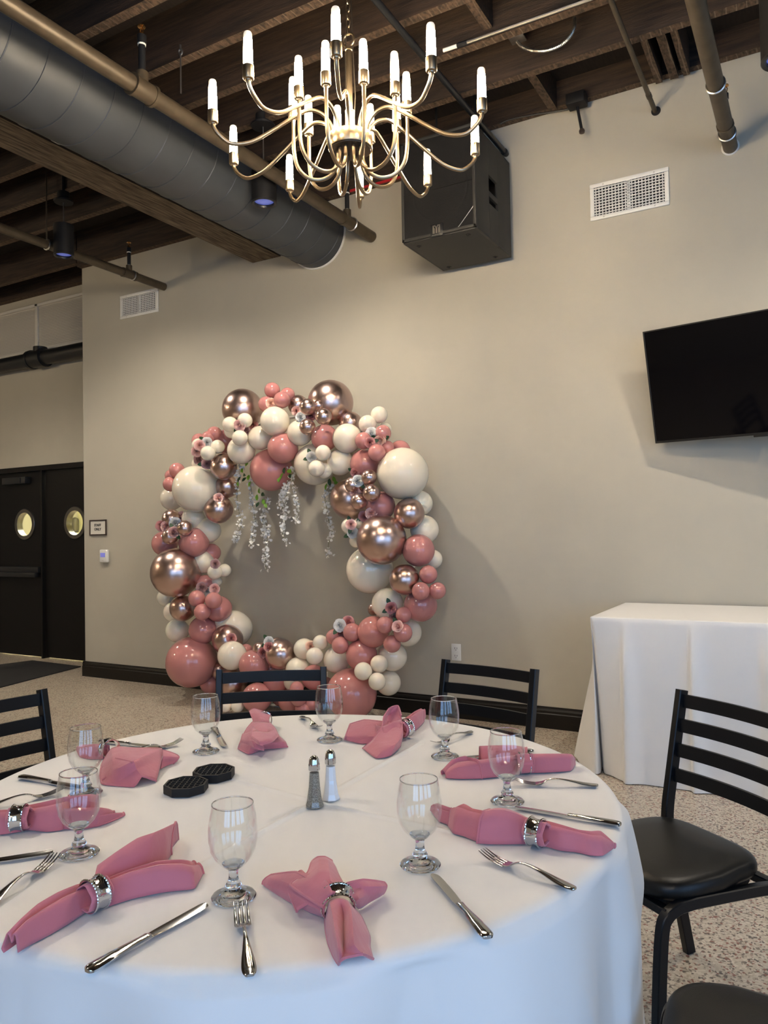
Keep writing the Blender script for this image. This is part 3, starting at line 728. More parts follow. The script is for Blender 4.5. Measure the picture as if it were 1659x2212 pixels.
for s_ in (-1, 1):
    em.prism([(s_ * .35 * u_ if s_ > 0 else -.35 * u_, .6 * u_), (s_ * 1.2 * u_, 2 * u_), (s_ * .6 * u_, 2 * u_), (0, .9 * u_)], -.002, .002, Ml)
    em.prism([(s_ * .9 * u_, -2 * u_), (s_ * .9 * u_, .4 * u_), (s_ * 1.25 * u_, .9 * u_), (s_ * 1.25 * u_, -2 * u_)], -.002, .002, Ml)
em.build('emblem', M_zinc, spk, smooth=False)
MB().box((lg.x - .044, sy0 - .0005, lg.z - .046), (lg.x + .044, sy0 + .006, lg.z + .036), .002).build('emblem_plate', M_black, spk)
for px, py in ((905, 532), (1011, 507), (970, 577), (1070, 555)):
    c = Pz(px, py, zb)
    MB().lathe([(0, -.008), (.007, -.008), (.008, -.002), (.016, -.002), (.02, 0)], 16, Matrix.Translation(c), capends=False).build('bolt_cup', M_blackm, spk)
for x in (sx0 + .12, sx1 - .12): MB().tube([(x, (sy0 + sy1) / 2, zt2 - .01), (x, (sy0 + sy1) / 2, ZDK)], .008, 8).build('hanging_rod', M_black, spk)

# ------------------------------------------------------------------ chandelier
def make_chandelier(label, loc):
    r = thing('chandelier', label, 'chandelier', loc)       # origin: hub centre
    A = dict(parent=r, local=True)
    MB().lathe([(0, .030), (.092, .030), (.094, .027), (.094, -.027), (.092, -.030), (0, -.030)], 48).build('hub', M_chand, **A)
    MB().lathe([(0, -.034), (.086, -.034), (.088, -.030), (0, -.030)], 40).build('hub_plate', M_chandd, **A)
    MB().lathe([(.020, .03), (.020, .13), (.0215, .132), (.0215, .138), (.0125, .142), (.0125, .40), (.016, .402), (.016, .415), (.006, .42)], 20).build('stem', M_chand, **A)
    MB().tube([(.028 * math.sin(t), 0, .447 + .028 * math.cos(t)) for t in [2 * PI * i / 20 for i in range(20)]], .0045, 8, closed=True).build('ring', M_chand, **A)
    ch = MB(); z = .49; i = 0
    while z < ZDK - loc[2] - .02:
        ring = []
        for t in [2 * PI * k / 12 for k in range(12)]:
            a, b = .009 * math.sin(t), .021 * math.cos(t)
            ring.append((a, 0, z + b) if i % 2 else (0, a, z + b))
        ch.tube(ring, .0026, 6, closed=True); z += .034; i += 1
    ch.build('chain', M_chand, **A)['kind'] = 'stuff'
    MB().tube([(.012, .004, .03), (.022, .01, .2), (.018, .004, .40), (.02, .0, .47), (.014, .004, .6), (.018, 0, ZDK - loc[2] - .01)], .0025, 6).tube([(-.012, .004, .03), (-.024, .01, .2), (-.02, .004, .40), (-.012, 0, .47), (-.01, .006, .6)], .0025, 6).build('wire', M_chandd, **A)
    MB().lathe([(0, ZDK - loc[2] - .03), (.06, ZDK - loc[2] - .028), (.065, ZDK - loc[2] - .002), (0, ZDK - loc[2] - .002)], 24).build('canopy', M_chandd, **A)
    po = spline([(.072, .028), (.088, .075), (.125, .112), (.18, .118), (.25, .075), (.33, .015), (.42, -.045), (.50, -.062), (.548, -.034), (.570, -.006), (.574, .012)], 5)
    pi = spline([(.052, -.032), (.056, -.085), (.085, -.135), (.135, -.155), (.19, -.140), (.228, -.095), (.242, -.03), (.244, .05), (.244, .115)], 5)
    ao = MB().tube([(p.x, 0, p.y) for p in [Vector((a[0], a[1])) for a in po]], .0082, 10).mesh('arm_outer', M_chand)
    ai = MB().tube([(p.x, 0, p.y) for p in [Vector((a[0], a[1])) for a in pi]], .0082, 10).mesh('arm_inner', M_chand)
    cup = MB().lathe([(0, -.004), (.010, -.004), (.012, .0), (.019, .002), (.021, .006), (.021, .052), (.0185, .053), (.0185, .046), (0, .046)], 24).mesh('cup', M_chand)
    bulb = MB().lathe([(0, .045), (.0165, .045), (.0178, .06), (.0172, .10), (.0162, .15), (.0155, .172), (.013, .178), (.008, .181), (0, .182)], 20).mesh('bulb', M_bulb)
    def put(name, me, a, rad, z):
        o = bpy.data.objects.new(name, me); C.objects.link(o); o.parent = r; o.location = (rad * math.cos(a), rad * math.sin(a), z); o.rotation_euler = (0, 0, a); return o
    fw = math.atan2(-_F.y, -_F.x)                   # towards the camera
    for k in range(10):
        a = fw + math.radians(CH_ROT) + k * PI / 5
        put('arm', ao, a, 0, 0); put('cup', cup, a, .574, .012); put('bulb', bulb, a, .574, .012)
        a2 = a + PI / 10
        put('arm', ai, a2, 0, 0); put('cup', cup, a2, .244, .115); put('bulb', bulb, a2, .244, .115)
    return r
CH_ROT = -2.4
hub = Pd(757, 309, 3.28)
ch1 = make_chandelier('brass chandelier of twenty glowing candle bulbs hanging over the room', hub)
c2 = copy_tree(ch1); c2.location = (1.2, -1.5, hub.z); c3 = copy_tree(ch1); c3.location = (-9.0, 1.0, hub.z); c3['label'] = 'added brass candle chandelier far left, unseen, brightening the recessed wall'  # c3 is an extra, unseen chandelier that brightens the upper recessed wall
c2['label'] = 'brass candle chandelier hanging behind the viewer, outside the picture'

# ------------------------------------------------------------------ round table
TC = (-1.164 * .9718 + 0.0, 1.548 * .9718); TR = .775
TCX, TCY = TC
t = thing('round_table', 'round folding banquet table hidden under the white cloth in front', 'table', (TCX, TCY, 0))
MB().lathe([(0, .725), (TR - .045, .722), (TR - .036, .728), (TR - .036, .748), (TR - .045, .756), (0, .756)], 64, Matrix.Translation((TCX, TCY, 0))).build('tabletop', M_brownf, t)
for a in (.5, 2.1, 3.6, 5.2):
    MB().tube([(TCX + .5 * math.cos(a), TCY + .5 * math.sin(a), 0), (TCX + .5 * math.cos(a), TCY + .5 * math.sin(a), .726)], .014, 10).build('leg', M_black, t)
def seg_d(p, a, b):
    ab = b - a; s_ = max(0, min(1, (p - a).dot(ab) / ab.length_squared)); return (p - a - ab * s_).length
creases = [(T(330, 1925).xy, T(905, 1605).xy, .0034), (T(460, 1670).xy, T(700, 1735).xy, .0022), (T(700, 1735).xy, T(1000, 1800).xy, .002), (T(545, 1655).xy, T(330, 1560).xy, .001)]
NA = 560
def cloth_rows():
    rows = []
    c = Vector((TCX, TCY))
    rads = [TR * (i / 130) for i in range(1, 127)]
    for r in rads:
        row = []
        for j in range(NA):
            a = 2 * PI * j / NA; p = c + Vector((math.cos(a), math.sin(a))) * r; z = TZ - .0012
            for q0, q1, hh in creases:
                d = seg_d(p, q0, q1)
                if d < .03: z += hh * math.exp(-(d / .006) ** 2) * 1.0 - hh * .35 * math.exp(-((d - .014) / .008) ** 2)
            row.append(Vector((p.x, p.y, z)))
        rows.append(row)
    def fold(a):
        return (1.5 * abs(math.sin(4.5 * a + .4 + .5 * math.sin(2 * a))) - .95) * .6 + .40 * math.sin(13 * a + 1.9 + 1.2 * math.sin(3 * a)) + .22 * math.sin(21 * a + .3)
    drop = TZ - .012
    for k in range(1, 61):
        s_ = (k / 60) ** 1.25; row = []
        for j in range(NA):
            a = 2 * PI * j / NA
            arc = .018
            if s_ * drop < arc * 1.57:
                th = s_ * drop / arc; r = rads[-1] + (TR - rads[-1]) * math.sin(th); z = TZ - .0012 - arc * (1 - math.cos(th))
                r = max(r, rads[-1] + .0003 * k)
            else:
                z = TZ - .0012 - s_ * drop + .010; r = TR + .0
                r += .040 * s_ + .085 * (s_ ** .62) * (fold(a) + .25) + .006 * math.sin(23 * a + 5 * s_) * s_
                r = max(r, TR - .012 + .01 * s_)
                for lim, ang in SEATS:
                    da = abs((a - ang + PI) % (2 * PI) - PI) * .8 / .25      # 1 at the seat's side
                    if da < 1.7:
                        q = max(0, min(1, (1.7 - da) / .6)); q = q * q * (3 - 2 * q)
                        zz = max(0, min(1, (.62 - z) / .12)); q *= zz * zz * (3 - 2 * zz)
                        r = min(r, r + (lim - .012 - r) * q)
            row.append(Vector((c.x + r * math.cos(a), c.y + r * math.sin(a), z)))
        rows.append(row)
    return rows

# ------------------------------------------------------------------ glasses
def make_goblet():
    r = thing('water_goblet', 'x', 'glass', (0, 0, 0), 0, 'water goblets on the round table'); A = dict(parent=r, local=True)
    MB().lathe([(.0095, .0500), (.020, .0555), (.0300, .0655), (.0382, .081), (.0416, .099), (.0416, .117), (.0394, .137), (.0362, .152), (.0352, .1575), (.0338, .1575), (.0348, .152), (.0380, .137), (.0400, .117), (.0400, .0995), (.0364, .082), (.0282, .068), (.0185, .0595), (.010, .0565)], 40, capends=False).build('bowl', M_thin, **A)
    MB().lathe([(.0340, .1570), (.0343, .1586), (.0353, .1586), (.0356, .1572), (.0350, .1564)], 40, close=True).build('rim', M_glass, **A)
    MB().lathe([(0, .0548), (.010, .0555), (.0175, .0580), (.0190, .0576), (.0160, .0527), (.0096, .0487), (.0082, .045), (.0078, .037), (.0092, .029), (.0128, .0235), (.0140, .0200), (.0112, .0168), (.0132, .0145), (0, .0145)], 32).build('stem', M_glass, **A)
    MB().lathe([(0, .0142), (.013, .0142), (.020, .0095), (.030, .0055), (.0365, .0042), (.0378, .0025), (.037, .0006), (0, .0006)], 40).build('foot', M_glass, **A)
    return r
gob = make_goblet()
GL = [(505, 1938, 'goblet in front with a fork leaning at its foot'), (908, 1869, 'goblet between the front fork and the star folded napkin'),
      (171, 1845, 'goblet standing before the napkin with a silver ring at the left edge'), (1096, 1732, 'goblet standing before the flat rolled napkin'),
      (186, 1714, 'goblet on the left, behind another goblet, beside the rear left napkin'), (445, 1624, 'goblet behind the two black octagonal trays'),
      (712, 1599, 'goblet at the rear edge between the two upright fanned napkins'), (961, 1635, 'goblet at the rear right in front of the empty chair')]
for i, (x, y, lab) in enumerate(GL):
    g = gob if i == 0 else copy_tree(gob); p = T(x, y); g.location = p; g.rotation_euler = (0, 0, i * .7)
    g['label'] = 'clear water ' + lab

# ------------------------------------------------------------------ cutlery
def strip(stations, thick=.0022, n=7):
    """a lens-section bar: stations are (x along, half width, height, crown)"""
    rows = []
    for x, hw, z, cr in stations:
        top = [Vector((x, hw * math.cos(PI * k / (n - 1)), z + thick * .5 + cr * math.sin(PI * k / (n - 1)))) for k in range(n)]
        bot = [Vector((x, -hw * math.cos(PI * k / (n - 1)) * .9, z - thick * .4)) for k in range(n)]
        rows.append(top + bot)
    b = MB(); b.grid(rows, wrap=True); m = 2 * n
    b.f += [list(range(m))[::-1], [(len(rows) - 1) * m + j for j in range(m)]]; b.m += [0, 0]
    return b
def sp4(st, k=5):
    pts = spline([Vector((s_[0], s_[1], s_[2])) for s_ in st], k)
    cr = [s_[3] for s_ in st]; out = []
    for i, p in enumerate(pts):
        q = i / k; a = int(min(q, len(cr) - 1)); c_ = cr[a] + (cr[min(a + 1, len(cr) - 1)] - cr[a]) * (q - a); out.append((p.x, max(p.y, .0008), p.z, c_))
    return out
def make_fork():
    # x from the handle end (0) to the tine tips (.195)
    r = thing('dinner_fork', 'x', 'fork', (0, 0, 0), 0, 'dinner forks on the round table'); A = dict(parent=r, local=True)
    h = strip(sp4([(0, .004, .003, .002), (.004, .0085, .003, .002), (.016, .0105, .0035, .002), (.035, .0095, .006, .0022), (.06, .0062, .011, .002), (.085, .0036, .015, .0016), (.105, .0028, .0155, .0014), (.118, .0034, .013, .0012), (.126, .0075, .009, .0010), (.134, .0115, .0055, .0008), (.146, .0125, .0035, .0006)]))
    h.build('handle', M_chrome, **A)
    tb = MB()
    for y in (-.0102, -.0034, .0034, .0102):
        s_ = strip(sp4([(.140, .0028, .0036, .0004), (.153, .0025, .0042, .0006), (.172, .0021, .0072, .0006), (.188, .0015, .0125, .0005), (.197, .0007, .0165, .0003)], 4), .0016, 5)
        for p in s_.v: p.y += y + 0
        tb.add(s_.v, s_.f)
    tb.build('tines', M_chrome, **A)
    return r
def make_knife():
    r = thing('table_knife', 'x', 'knife', (0, 0, 0), 0, 'table knives on the round table'); A = dict(parent=r, local=True)
    strip(sp4([(0, .004, .0045, .002), (.003, .0090, .0045, .003), (.012, .0112, .0048, .0040), (.04, .0098, .0052, .0040), (.075, .0068, .0055, .0036), (.098, .0060, .0055, .003), (.106, .0066, .0055, .003), (.111, .0060, .005, .002)]), .0036).build('handle', M_chrome, **A)
    b = MB(); rows = []
    for x, y0, y1 in ((.109, -.006, .006), (.125, -.0082, .0068), (.15, -.0098, .0068), (.18, -.0102, .0068), (.20, -.0104, .0068), (.217, -.0098, .0064), (.2245, -.0078, .0052), (.228, -.0048, .0016)):
        rows.append([Vector((x, y0, .0042)), Vector((x, (y0 + y1) / 2, .0056)), Vector((x, y1, .0060)), Vector((x, y1, .0036)), Vector((x, (y0 + y1) / 2, .0030)), Vector((x, y0, .0036))])
    b.grid(rows, wrap=True); b.f += [list(range(6))[::-1], [7 * 6 + j for j in range(6)]]; b.m += [0, 0]
    b.build('blade', M_chrome, **A)
    return r
def lay(proto, first, tip, end, length, anchor, dz=0.0, flip=False):
    a, b = T(*end), T(*tip); d = (b - a); d.z = 0; d.normalize()
    o = proto if first else copy_tree(proto)
    base = b - d * length if anchor == 'tip' else a
    o.location = (base.x, base.y, TZ + .0008 + dz); o.rotation_euler = (PI * 0, 0, math.atan2(d.y, d.x)); return o
fork = make_fork(); knife = make_knife()
FK = [((517, 1948), (540, 2115), 'end', 'steel fork pointing at the foot of the front goblet'), ((1030, 1850), (1243, 1926), 'end', 'steel fork lying below the napkin with a ring on the right'),
      ((120, 1862), (0, 1945), 'tip', 'steel fork cut by the left edge below the left goblet'), ((1133, 1697), (1292, 1700), 'end', 'steel fork between the rolled napkin and the knife on the right'),
      ((690, 1580), (660, 1557), 'tip', 'steel fork at the rear edge left of the rear goblet'), ((944, 1612), (1019, 1583), 'end', 'steel fork handle sticking out behind the rear right goblet'),
      ((393, 1608), (240, 1640), 'tip', 'steel fork with one tine showing behind the rear left napkin'), ((140, 1713), (-40, 1752), 'tip', 'steel fork half hidden behind the napkin at the left edge')]
for i, (tp, en, an, lab) in enumerate(FK):
    o = lay(fork, i == 0, tp, en, .197, an); o['label'] = lab
KN = [((436, 1965), (187, 2107), 'end', 'steel knife slanting between the front left napkin and fork'), ((938, 1899), (1056, 2034), 'end', 'steel knife in front of the goblet right of the star folded napkin'),
      ((1122, 1750), (1342, 1787), 'end', 'steel knife behind the ringed napkin on the right'), ((178, 1705), (42, 1682), 'end', 'steel knife at the left rim with its blade behind a goblet'),
      ((115, 1845), (-60, 1872), 'tip', 'steel knife blade entering from the left edge'), ((486, 1616), (455, 1565), 'tip', 'steel knife with its blade tip right of the rear left goblet'),
      ((985, 1642), (1152, 1626), 'end', 'steel knife lying behind the flat rolled napkin'), ((352, 1618), (262, 1609), 'tip', 'steel knife lying behind the rear left napkin')]
for i, (tp, en, an, lab) in enumerate(KN):
    o = lay(knife, i == 0, tp, en, .228, an); o['label'] = lab

# ------------------------------------------------------------------ shakers and trays
def shaker(px, py, label, fill):
    p = T(px, py); r = thing('pepper_shaker' if fill is M_pepper else 'salt_shaker', label, 'shaker', p, .3); A = dict(parent=r, local=True)
    def oct(prof, m, name, n=8):
        return MB().lathe(prof, n).build(name, m, smooth=False, **A)
    oct([(.0225, .0005), (.0230, .004), (.0190, .014), (.0145, .045), (.0122, .078), (.0122, .084)], M_thin, 'glass_body')
    oct([(0, .001), (.0205, .001), (.0212, .004), (.0172, .015), (.0130, .045), (.0108, .076), (0, .076)], fill, 'contents')
    MB().lathe([(.0128, .082), (.0132, .084), (.0125, .087), (.0132, .089), (.0125, .092), (.0130, .094), (.0118, .098), (.0112, .104), (.0085, .110), (.004, .1135), (0, .114)], 24).build('cap', M_chrome, **A)
    return r
shaker(680, 1742, 'glass pepper shaker with a chrome cap beside the salt', M_pepper)
shaker(715, 1726, 'glass salt shaker with a chrome cap behind the pepper', M_salt)
def tray(px, py, label, rz):
    p = T(px, py); r = thing('octagonal_tray', label, 'drip tray', p, rz); A = dict(parent=r, local=True)
    R = .053; o8 = lambda q: [(q * math.cos(PI / 8 + k * PI / 4), q * math.sin(PI / 8 + k * PI / 4)) for k in range(8)]
    b = MB().lathe([(0, .0005), (R, .0005), (R, .020), (R - .005, .020), (R - .005, .010), (0, .010)], 8, Matrix.Rotation(PI / 8, 4, 'Z'))
    b.build('tray', M_blackm, smooth=False, **A)
    g = MB()
    for i in range(-3, 4):
        c = i * .0125; half = min(R * .90, (R * .92 * 1.30 - abs(c)) if abs(c) > R * .38 else R * .90)
        g.box((c - .0012, -half, .010), (c + .0012, half, .0185)).box((-half, c - .0012, .010), (half, c + .0012, .0185))
    g.build('lattice', M_blackm, smooth=False, **A)
tray(402, 1708, 'black octagonal lattice tray, the nearer of the two', .5)
tray(462, 1679, 'black octagonal lattice tray, the farther of the two', .5)

# ------------------------------------------------------------------ napkins (sculpted as folded cloth patches)
def Zc(pts, o, s_): return [[(o[0] + x / s_, o[1] + y / s_, h) for x, y, h in row] for row in pts]
def bspl(P, k):
    """clamped uniform cubic B-spline through-ish a list of vectors"""
    n = len(P)
    if n < 3: return [P[0].lerp(P[-1], i / k) for i in range(k + 1)]
    Q = [P[0] * 2 - P[1]] + P + [P[-1] * 2 - P[-2]]; out = []
    for i in range(n - 1):
        a, b, c, d = Q[i], Q[i + 1], Q[i + 2], Q[i + 3]
        for j in range(k):
            t = j / k
            bs = ((1 - t) ** 3 * a + (3 * t ** 3 - 6 * t * t + 4) * b + (-3 * t ** 3 + 3 * t * t + 3 * t + 1) * c + t ** 3 * d) / 6
            cr = 0.5 * ((2 * b) + (c - a) * t + (2 * a - 5 * b + 4 * c - d) * t * t + (3 * b - a - 3 * c + d) * t ** 3)
            out.append(bs.lerp(cr, .6).lerp(b.lerp(c, t), .5))
    out.append(P[-1]); return out
def patch(rows, k=6):
    G = [[T(x, y, 0) if False else Pz(x, y, TZ + h + .0015) for x, y, h in row] for row in rows]
    A = [bspl(r, k) for r in G]; cols = list(zip(*A)); B = [bspl(list(c), k) for c in cols]
    return [list(r) for r in zip(*B)]
def tube_rows(secs, folds=(0, .75, 1.0, .72, .98, .6)):
    """sections (lo, up, h): lower silhouette on the table, upper silhouette at height h; closes down behind"""
    rows = []
    for lo, up, h in secs:
        L = T(lo[0], lo[1], .001); U_ = T(up[0], up[1], h * .85); r = []
        n = len(folds)
        for i, f in enumerate(folds):
            t = i / (n - 1); p = L.lerp(U_, t); p.z = TZ + .0015 + h * f * (1 if i else 0) + 0; r.append(p)
        back = (U_ - L); back.z = 0; bl = back.length
        back.normalize()
        r.append(U_ + back * min(.012, bl * .2 + .002) + Vector((0, 0, TZ + h * .25 - U_.z)))
        r.append(U_ + back * min(.006, bl * .1) + Vector((0, 0, TZ + .0015 - U_.z)))
        rows.append(r)
    return rows
def tube_patch(secs, folds=(0, .75, 1.0, .72, .98, .6), k=5):
    R_ = tube_rows(secs, folds); A = [bspl(r, k) for r in R_]; cols = list(zip(*A)); B = [bspl(list(c), k) for c in cols]
    return [list(r) for r in zip(*B)]
def core_tube(px, py, q, r=.0235, tilt=0.0, half=.020):
    c = T(px, py, .0255); d = T(*q) - T(px, py); d.z = 0; d.normalize(); d.z = tilt
    M = axisM(Vector((c.x, c.y, TZ + .0287)), d); rows = []
    for i in range(9):
        t = (i / 8 - .5) * 2; rr = r * (1 - .10 * t * t)
        rows.append([M @ Vector((rr * (1 + .07 * math.sin(5 * a + 1)) * math.cos(a), rr * (1 + .07 * math.sin(5 * a + 1)) * math.sin(a), half * t)) for a in [2 * PI * k / 30 for k in range(31)]])
    return rows
def napkin(label, patches):
    b = MB()
    for g in patches: b.grid(g)
    for g in patches:                                # stitched hems along the free edges
        b.tube([p + Vector((0, 0, .0006)) for p in g[-1]], .0011, 5)
        if len(g[0]) < 26: b.tube([r[0] + Vector((0, 0, .0006)) for r in g], .0010, 5)
    for p in b.v: p.z = max(p.z, TZ + .0012)
    o = b.build('folded_napkin', M_nap, weld=False, angle=.45)
    md = o.modifiers.new('cloth_thickness', 'SOLIDIFY'); md.thickness = .0016; md.offset = 1
    return tag(o, label, 'napkin', 'rose napkins on the round table')
def ring_at(px, py, q, label, r=.0255, wdt=.024, tilt=0.0, lift=0.0):
    c = T(px, py, r + lift); d = T(*q) - T(px, py); d.z = 0; d.normalize(); d.z = tilt
    t = thing('napkin_ring', label, 'napkin ring', (c.x, c.y, TZ), 0, 'silver napkin rings on the round table')
    M = axisM(Vector((c.x, c.y, TZ + r + .0032 + lift)), d)
    h = wdt / 2
    MB().lathe([(r + .001, -h), (r - .0006, -h * .5), (r - .0012, 0), (r - .0006, h * .5), (r + .001, h), (r - .001, h), (r - .0026, 0), (r - .001, -h)], 48, M, close=True).build('band', M_ring, t)
    for s_ in (-1, 1):
        MB().tube([M @ Vector(((r + .0008 + .0005 * (i % 2)) * math.cos(PI * 2 * i / 72), (r + .0008 + .0005 * (i % 2)) * math.sin(PI * 2 * i / 72), s_ * h)) for i in range(72)], [.0011 + .0006 * (i % 2) for i in range(72)], 5, closed=True).build('beaded_edge', M_ring, t)
    return t
def sc(o, s_): return lambda x, y: (o[0] + x / s_, o[1] + y / s_)
z1 = sc((0, 1500), 2.9625); z4 = sc((400, 1680), 3.318); z5 = sc((820, 1680), 2.765); z3 = sc((900, 1400), 3.318); z2 = sc((400, 1400), 2.765)
def S(f, *secs): return [((f(*a)), (f(*b)), h) for a, b, h in secs]
def PG(f, *rows): return patch([[(*f(x, y), h) for x, y, h in r] for r in rows])

napkin('dusty rose napkin in a silver ring at the front left, long and pointing right', [
    tube_patch(S(z1, ((112, 1655), (35, 1555), .028), ((190, 1605), (125, 1465), .036), ((300, 1550), (230, 1365), .038), ((430, 1475), (360, 1290), .040), ((540, 1400), (480, 1240), .036), ((590, 1375), (545, 1225), .034)), (0, .85, .95, .45, .8, 1.0, .7)),
    tube_patch(S(z1, ((590, 1385), (560, 1230), .034), ((680, 1365), (630, 1200), .036), ((850, 1310), (800, 1130), .040), ((1040, 1270), (1000, 1065), .040), ((1180, 1255), (1150, 1055), .036), ((1250, 1245), (1200, 1060), .028), ((1302, 1150), (1235, 1075), .012)), (0, .8, 1.0, .95, .6, .9, .8)),
    tube_patch(S(z1, ((640, 1235), (600, 1180), .048), ((760, 1190), (720, 1085), .058), ((900, 1115), (850, 1010), .066), ((1010, 1085), (960, 960), .066), ((1060, 1030), (1060, 910), .058), ((1140, 930), (1100, 895), .044)), (.35, .8, 1.0, .95, .85, .7)),
    core_tube(*z1(605, 1290), z1(800, 1200), .0215),
])
ring_at(*z1(605, 1290), z1(800, 1200), 'silver ring on the long napkin at the front left')
napkin('dusty rose napkin spread like a star in the front middle', [
    PG(z4, [(1005, 1000, 0), (1040, 880, .040), (1110, 865, .045), (1160, 885, .040), (1200, 930, .015)], [(1010, 1090, 0), (1060, 1000, .042), (1140, 980, .026), (1190, 960, .046), (1265, 1000, 0)], [(1030, 1190, 0), (1080, 1120, .042), (1135, 1110, .016), (1200, 1080, .044), (1325, 1140, 0)], [(1070, 1290, 0), (1100, 1230, .032), (1130, 1230, .012), (1210, 1200, .038), (1322, 1210, 0)], [(1100, 1340, 0), (1110, 1315, .012), (1150, 1290, .018), (1270, 1265, .024), (1345, 1300, 0)]),
    PG(z4, [(1040, 830, .042), (1010, 880, .038), (1000, 960, .02), (1003, 1000, 0)], [(900, 740, .045), (850, 800, .036), (870, 900, .02), (900, 965, 0)], [(800, 680, .036), (740, 760, .027), (720, 830, .012), (740, 885, 0)], [(690, 690, .022), (620, 720, .017), (600, 770, .008), (630, 815, 0)], [(620, 700, .012), (580, 725, .009), (562, 745, .004), (557, 765, 0)]),
    PG(z4, [(990, 930, .03), (1060, 830, .048), (1120, 820, .045), (1180, 850, .03)], [(740, 770, .032), (900, 760, .045), (1040, 740, .055), (1150, 790, .036)], [(880, 690, .036), (960, 680, .058), (1030, 680, .058), (1100, 700, .036)], [(903, 620, .036), (960, 590, .052), (1020, 590, .052), (1075, 640, .032)], [(915, 600, .03), (950, 575, .045), (1000, 573, .045), (1050, 600, .03)]),
    PG(z4, [(800, 960, .005), (900, 900, .022), (1000, 880, .036), (1060, 830, .05)], [(735, 800, .018), (800, 790, .030), (900, 770, .042), (1020, 740, .055)], [(760, 750, .024), (800, 720, .034), (840, 700, .040), (900, 690, .044)], [(815, 680, .032), (828, 672, .034), (840, 680, .036), (860, 700, .038)]),
    PG(z4, [(1110, 815, .046), (1170, 850, .038), (1200, 900, .022), (1240, 935, 0)], [(1160, 760, .044), (1220, 800, .030), (1240, 870, .030), (1260, 930, 0)], [(1270, 735, .038), (1300, 780, .034), (1310, 840, .018), (1320, 890, 0)], [(1370, 745, .03), (1400, 780, .025), (1400, 820, .012), (1390, 850, 0)], [(1425, 755, .02), (1440, 775, .018), (1435, 800, .01), (1420, 830, 0)]),
])
ring_at(*z4(1092, 905), z4(1060, 780), 'silver ring on the star shaped napkin in the front middle', tilt=.35)
napkin('dusty rose napkin rolled through a ring on the right, its tip pointing right', [
    tube_patch(S(z5, ((960, 405), (960, 262), .034), ((1000, 415), (1000, 270), .036), ((1080, 437), (1080, 295), .038), ((1180, 447), (1190, 328), .034), ((1260, 467), (1265, 330), .030), ((1330, 470), (1318, 320), .026), ((1406, 415), (1404, 405), .006)), (0, .8, 1.0, .75, 1.0, .7)),
    tube_patch(S(z5, ((920, 398), (920, 258), .036), ((895, 397), (890, 248), .040), ((820, 398), (820, 210), .050), ((740, 400), (760, 186), .056), ((650, 398), (715, 183), .056), ((582, 394), (680, 190), .052)), (0, .8, 1.0, .95, .9, .7)),
    tube_patch(S(z5, ((600, 390), (690, 215), .046), ((560, 375), (630, 205), .046), ((500, 350), (570, 195), .044), ((440, 335), (520, 160), .044), ((412, 290), (455, 195), .034)), (0, .75, 1.0, .7, .95, .7)),
    tube_patch(S(z5, ((440, 300), (500, 205), .034), ((400, 280), (440, 200), .032), ((355, 262), (380, 178), .030), ((325, 225), (350, 165), .022), ((308, 198), (328, 175), .012)), (0, .8, .6, 1.0, .8)),
    core_tube(*z5(936, 335), z5(1080, 370), .0215),
])
ring_at(*z5(936, 335), z5(1080, 370), 'silver ring on the napkin at the right')
napkin('dusty rose napkin rolled flat at the right rear edge', [
    tube_patch(S(z3, ((215, 935), (180, 878), .010), ((300, 940), (290, 815), .030), ((450, 938), (450, 805), .036), ((640, 920), (640, 782), .040), ((780, 898), (790, 766), .040), ((950, 893), (950, 764), .040), ((1105, 882), (1110, 765), .036), ((1132, 840), (1128, 800), .018)), (0, .85, 1.0, .97, .9, .7)),
    tube_patch(S(z3, ((445, 800), (460, 742), .040), ((560, 795), (560, 745), .042), ((700, 790), (700, 752), .042), ((790, 790), (790, 765), .036)), (.4, .9, 1.0, .9, .6), 4),
    tube_patch(S(z3, ((210, 930), (180, 882), .012), ((300, 900), (240, 825), .032), ((390, 900), (330, 800), .040), ((470, 936), (400, 815), .038)), (.1, .9, 1.05, 1.05, .8), 4),
    core_tube(*z3(772, 832), z3(950, 828), .0215),
])
ring_at(*z3(772, 832), z3(950, 828), 'silver ring on the flat rolled napkin, behind a goblet', r=.024)
napkin('dusty rose napkin opened like a flower at the rear right', [
    tube_patch(S(z2, ((1290, 520), (1285, 440), .034), ((1325, 520), (1310, 430), .038), ((1380, 490), (1370, 388), .044), ((1420, 450), (1408, 372), .040), ((1434, 415), (1425, 392), .030)), (0, .75, 1.0, .8, 1.0, .7)),
    PG(z2, [(1060, 600, 0), (1140, 662, 0), (1225, 645, 0), (1285, 590, .005)], [(1120, 550, .022), (1190, 600, .020), (1255, 580, .024), (1300, 520, .03)], [(1178, 470, .045), (1205, 500, .034), (1262, 480, .040), (1300, 460, .045)], [(1186, 410, .066), (1215, 400, .058), (1265, 405, .06), (1296, 430, .052)], [(1215, 365, .080), (1240, 350, .084), (1272, 345, .082), (1290, 400, .066)]),
    PG(z2, [(1290, 450, .05), (1250, 490, .036), (1200, 520, .02), (1180, 565, 0)], [(1170, 440, .046), (1140, 480, .034), (1130, 530, .02), (1100, 570, 0)], [(1070, 430, .042), (1045, 480, .030), (1030, 530, .015), (1050, 572, 0)], [(985, 455, .032), (968, 500, .02), (958, 530, .01), (953, 548, 0)]),
    PG(z2, [(1140, 460, .040), (1180, 470, .046), (1240, 440, .055), (1290, 430, .055)], [(1150, 500, .030), (1190, 540, .026), (1240, 530, .020), (1280, 520, .03)], [(1140, 560, .012), (1200, 590, .008), (1240, 590, .006), (1275, 560, .015)]),
    core_tube(*z2(1312, 485), z2(1420, 440), .0215),
])
ring_at(*z2(1312, 485), z2(1420, 440), 'silver ring on the flower shaped napkin at the rear right', r=.025)
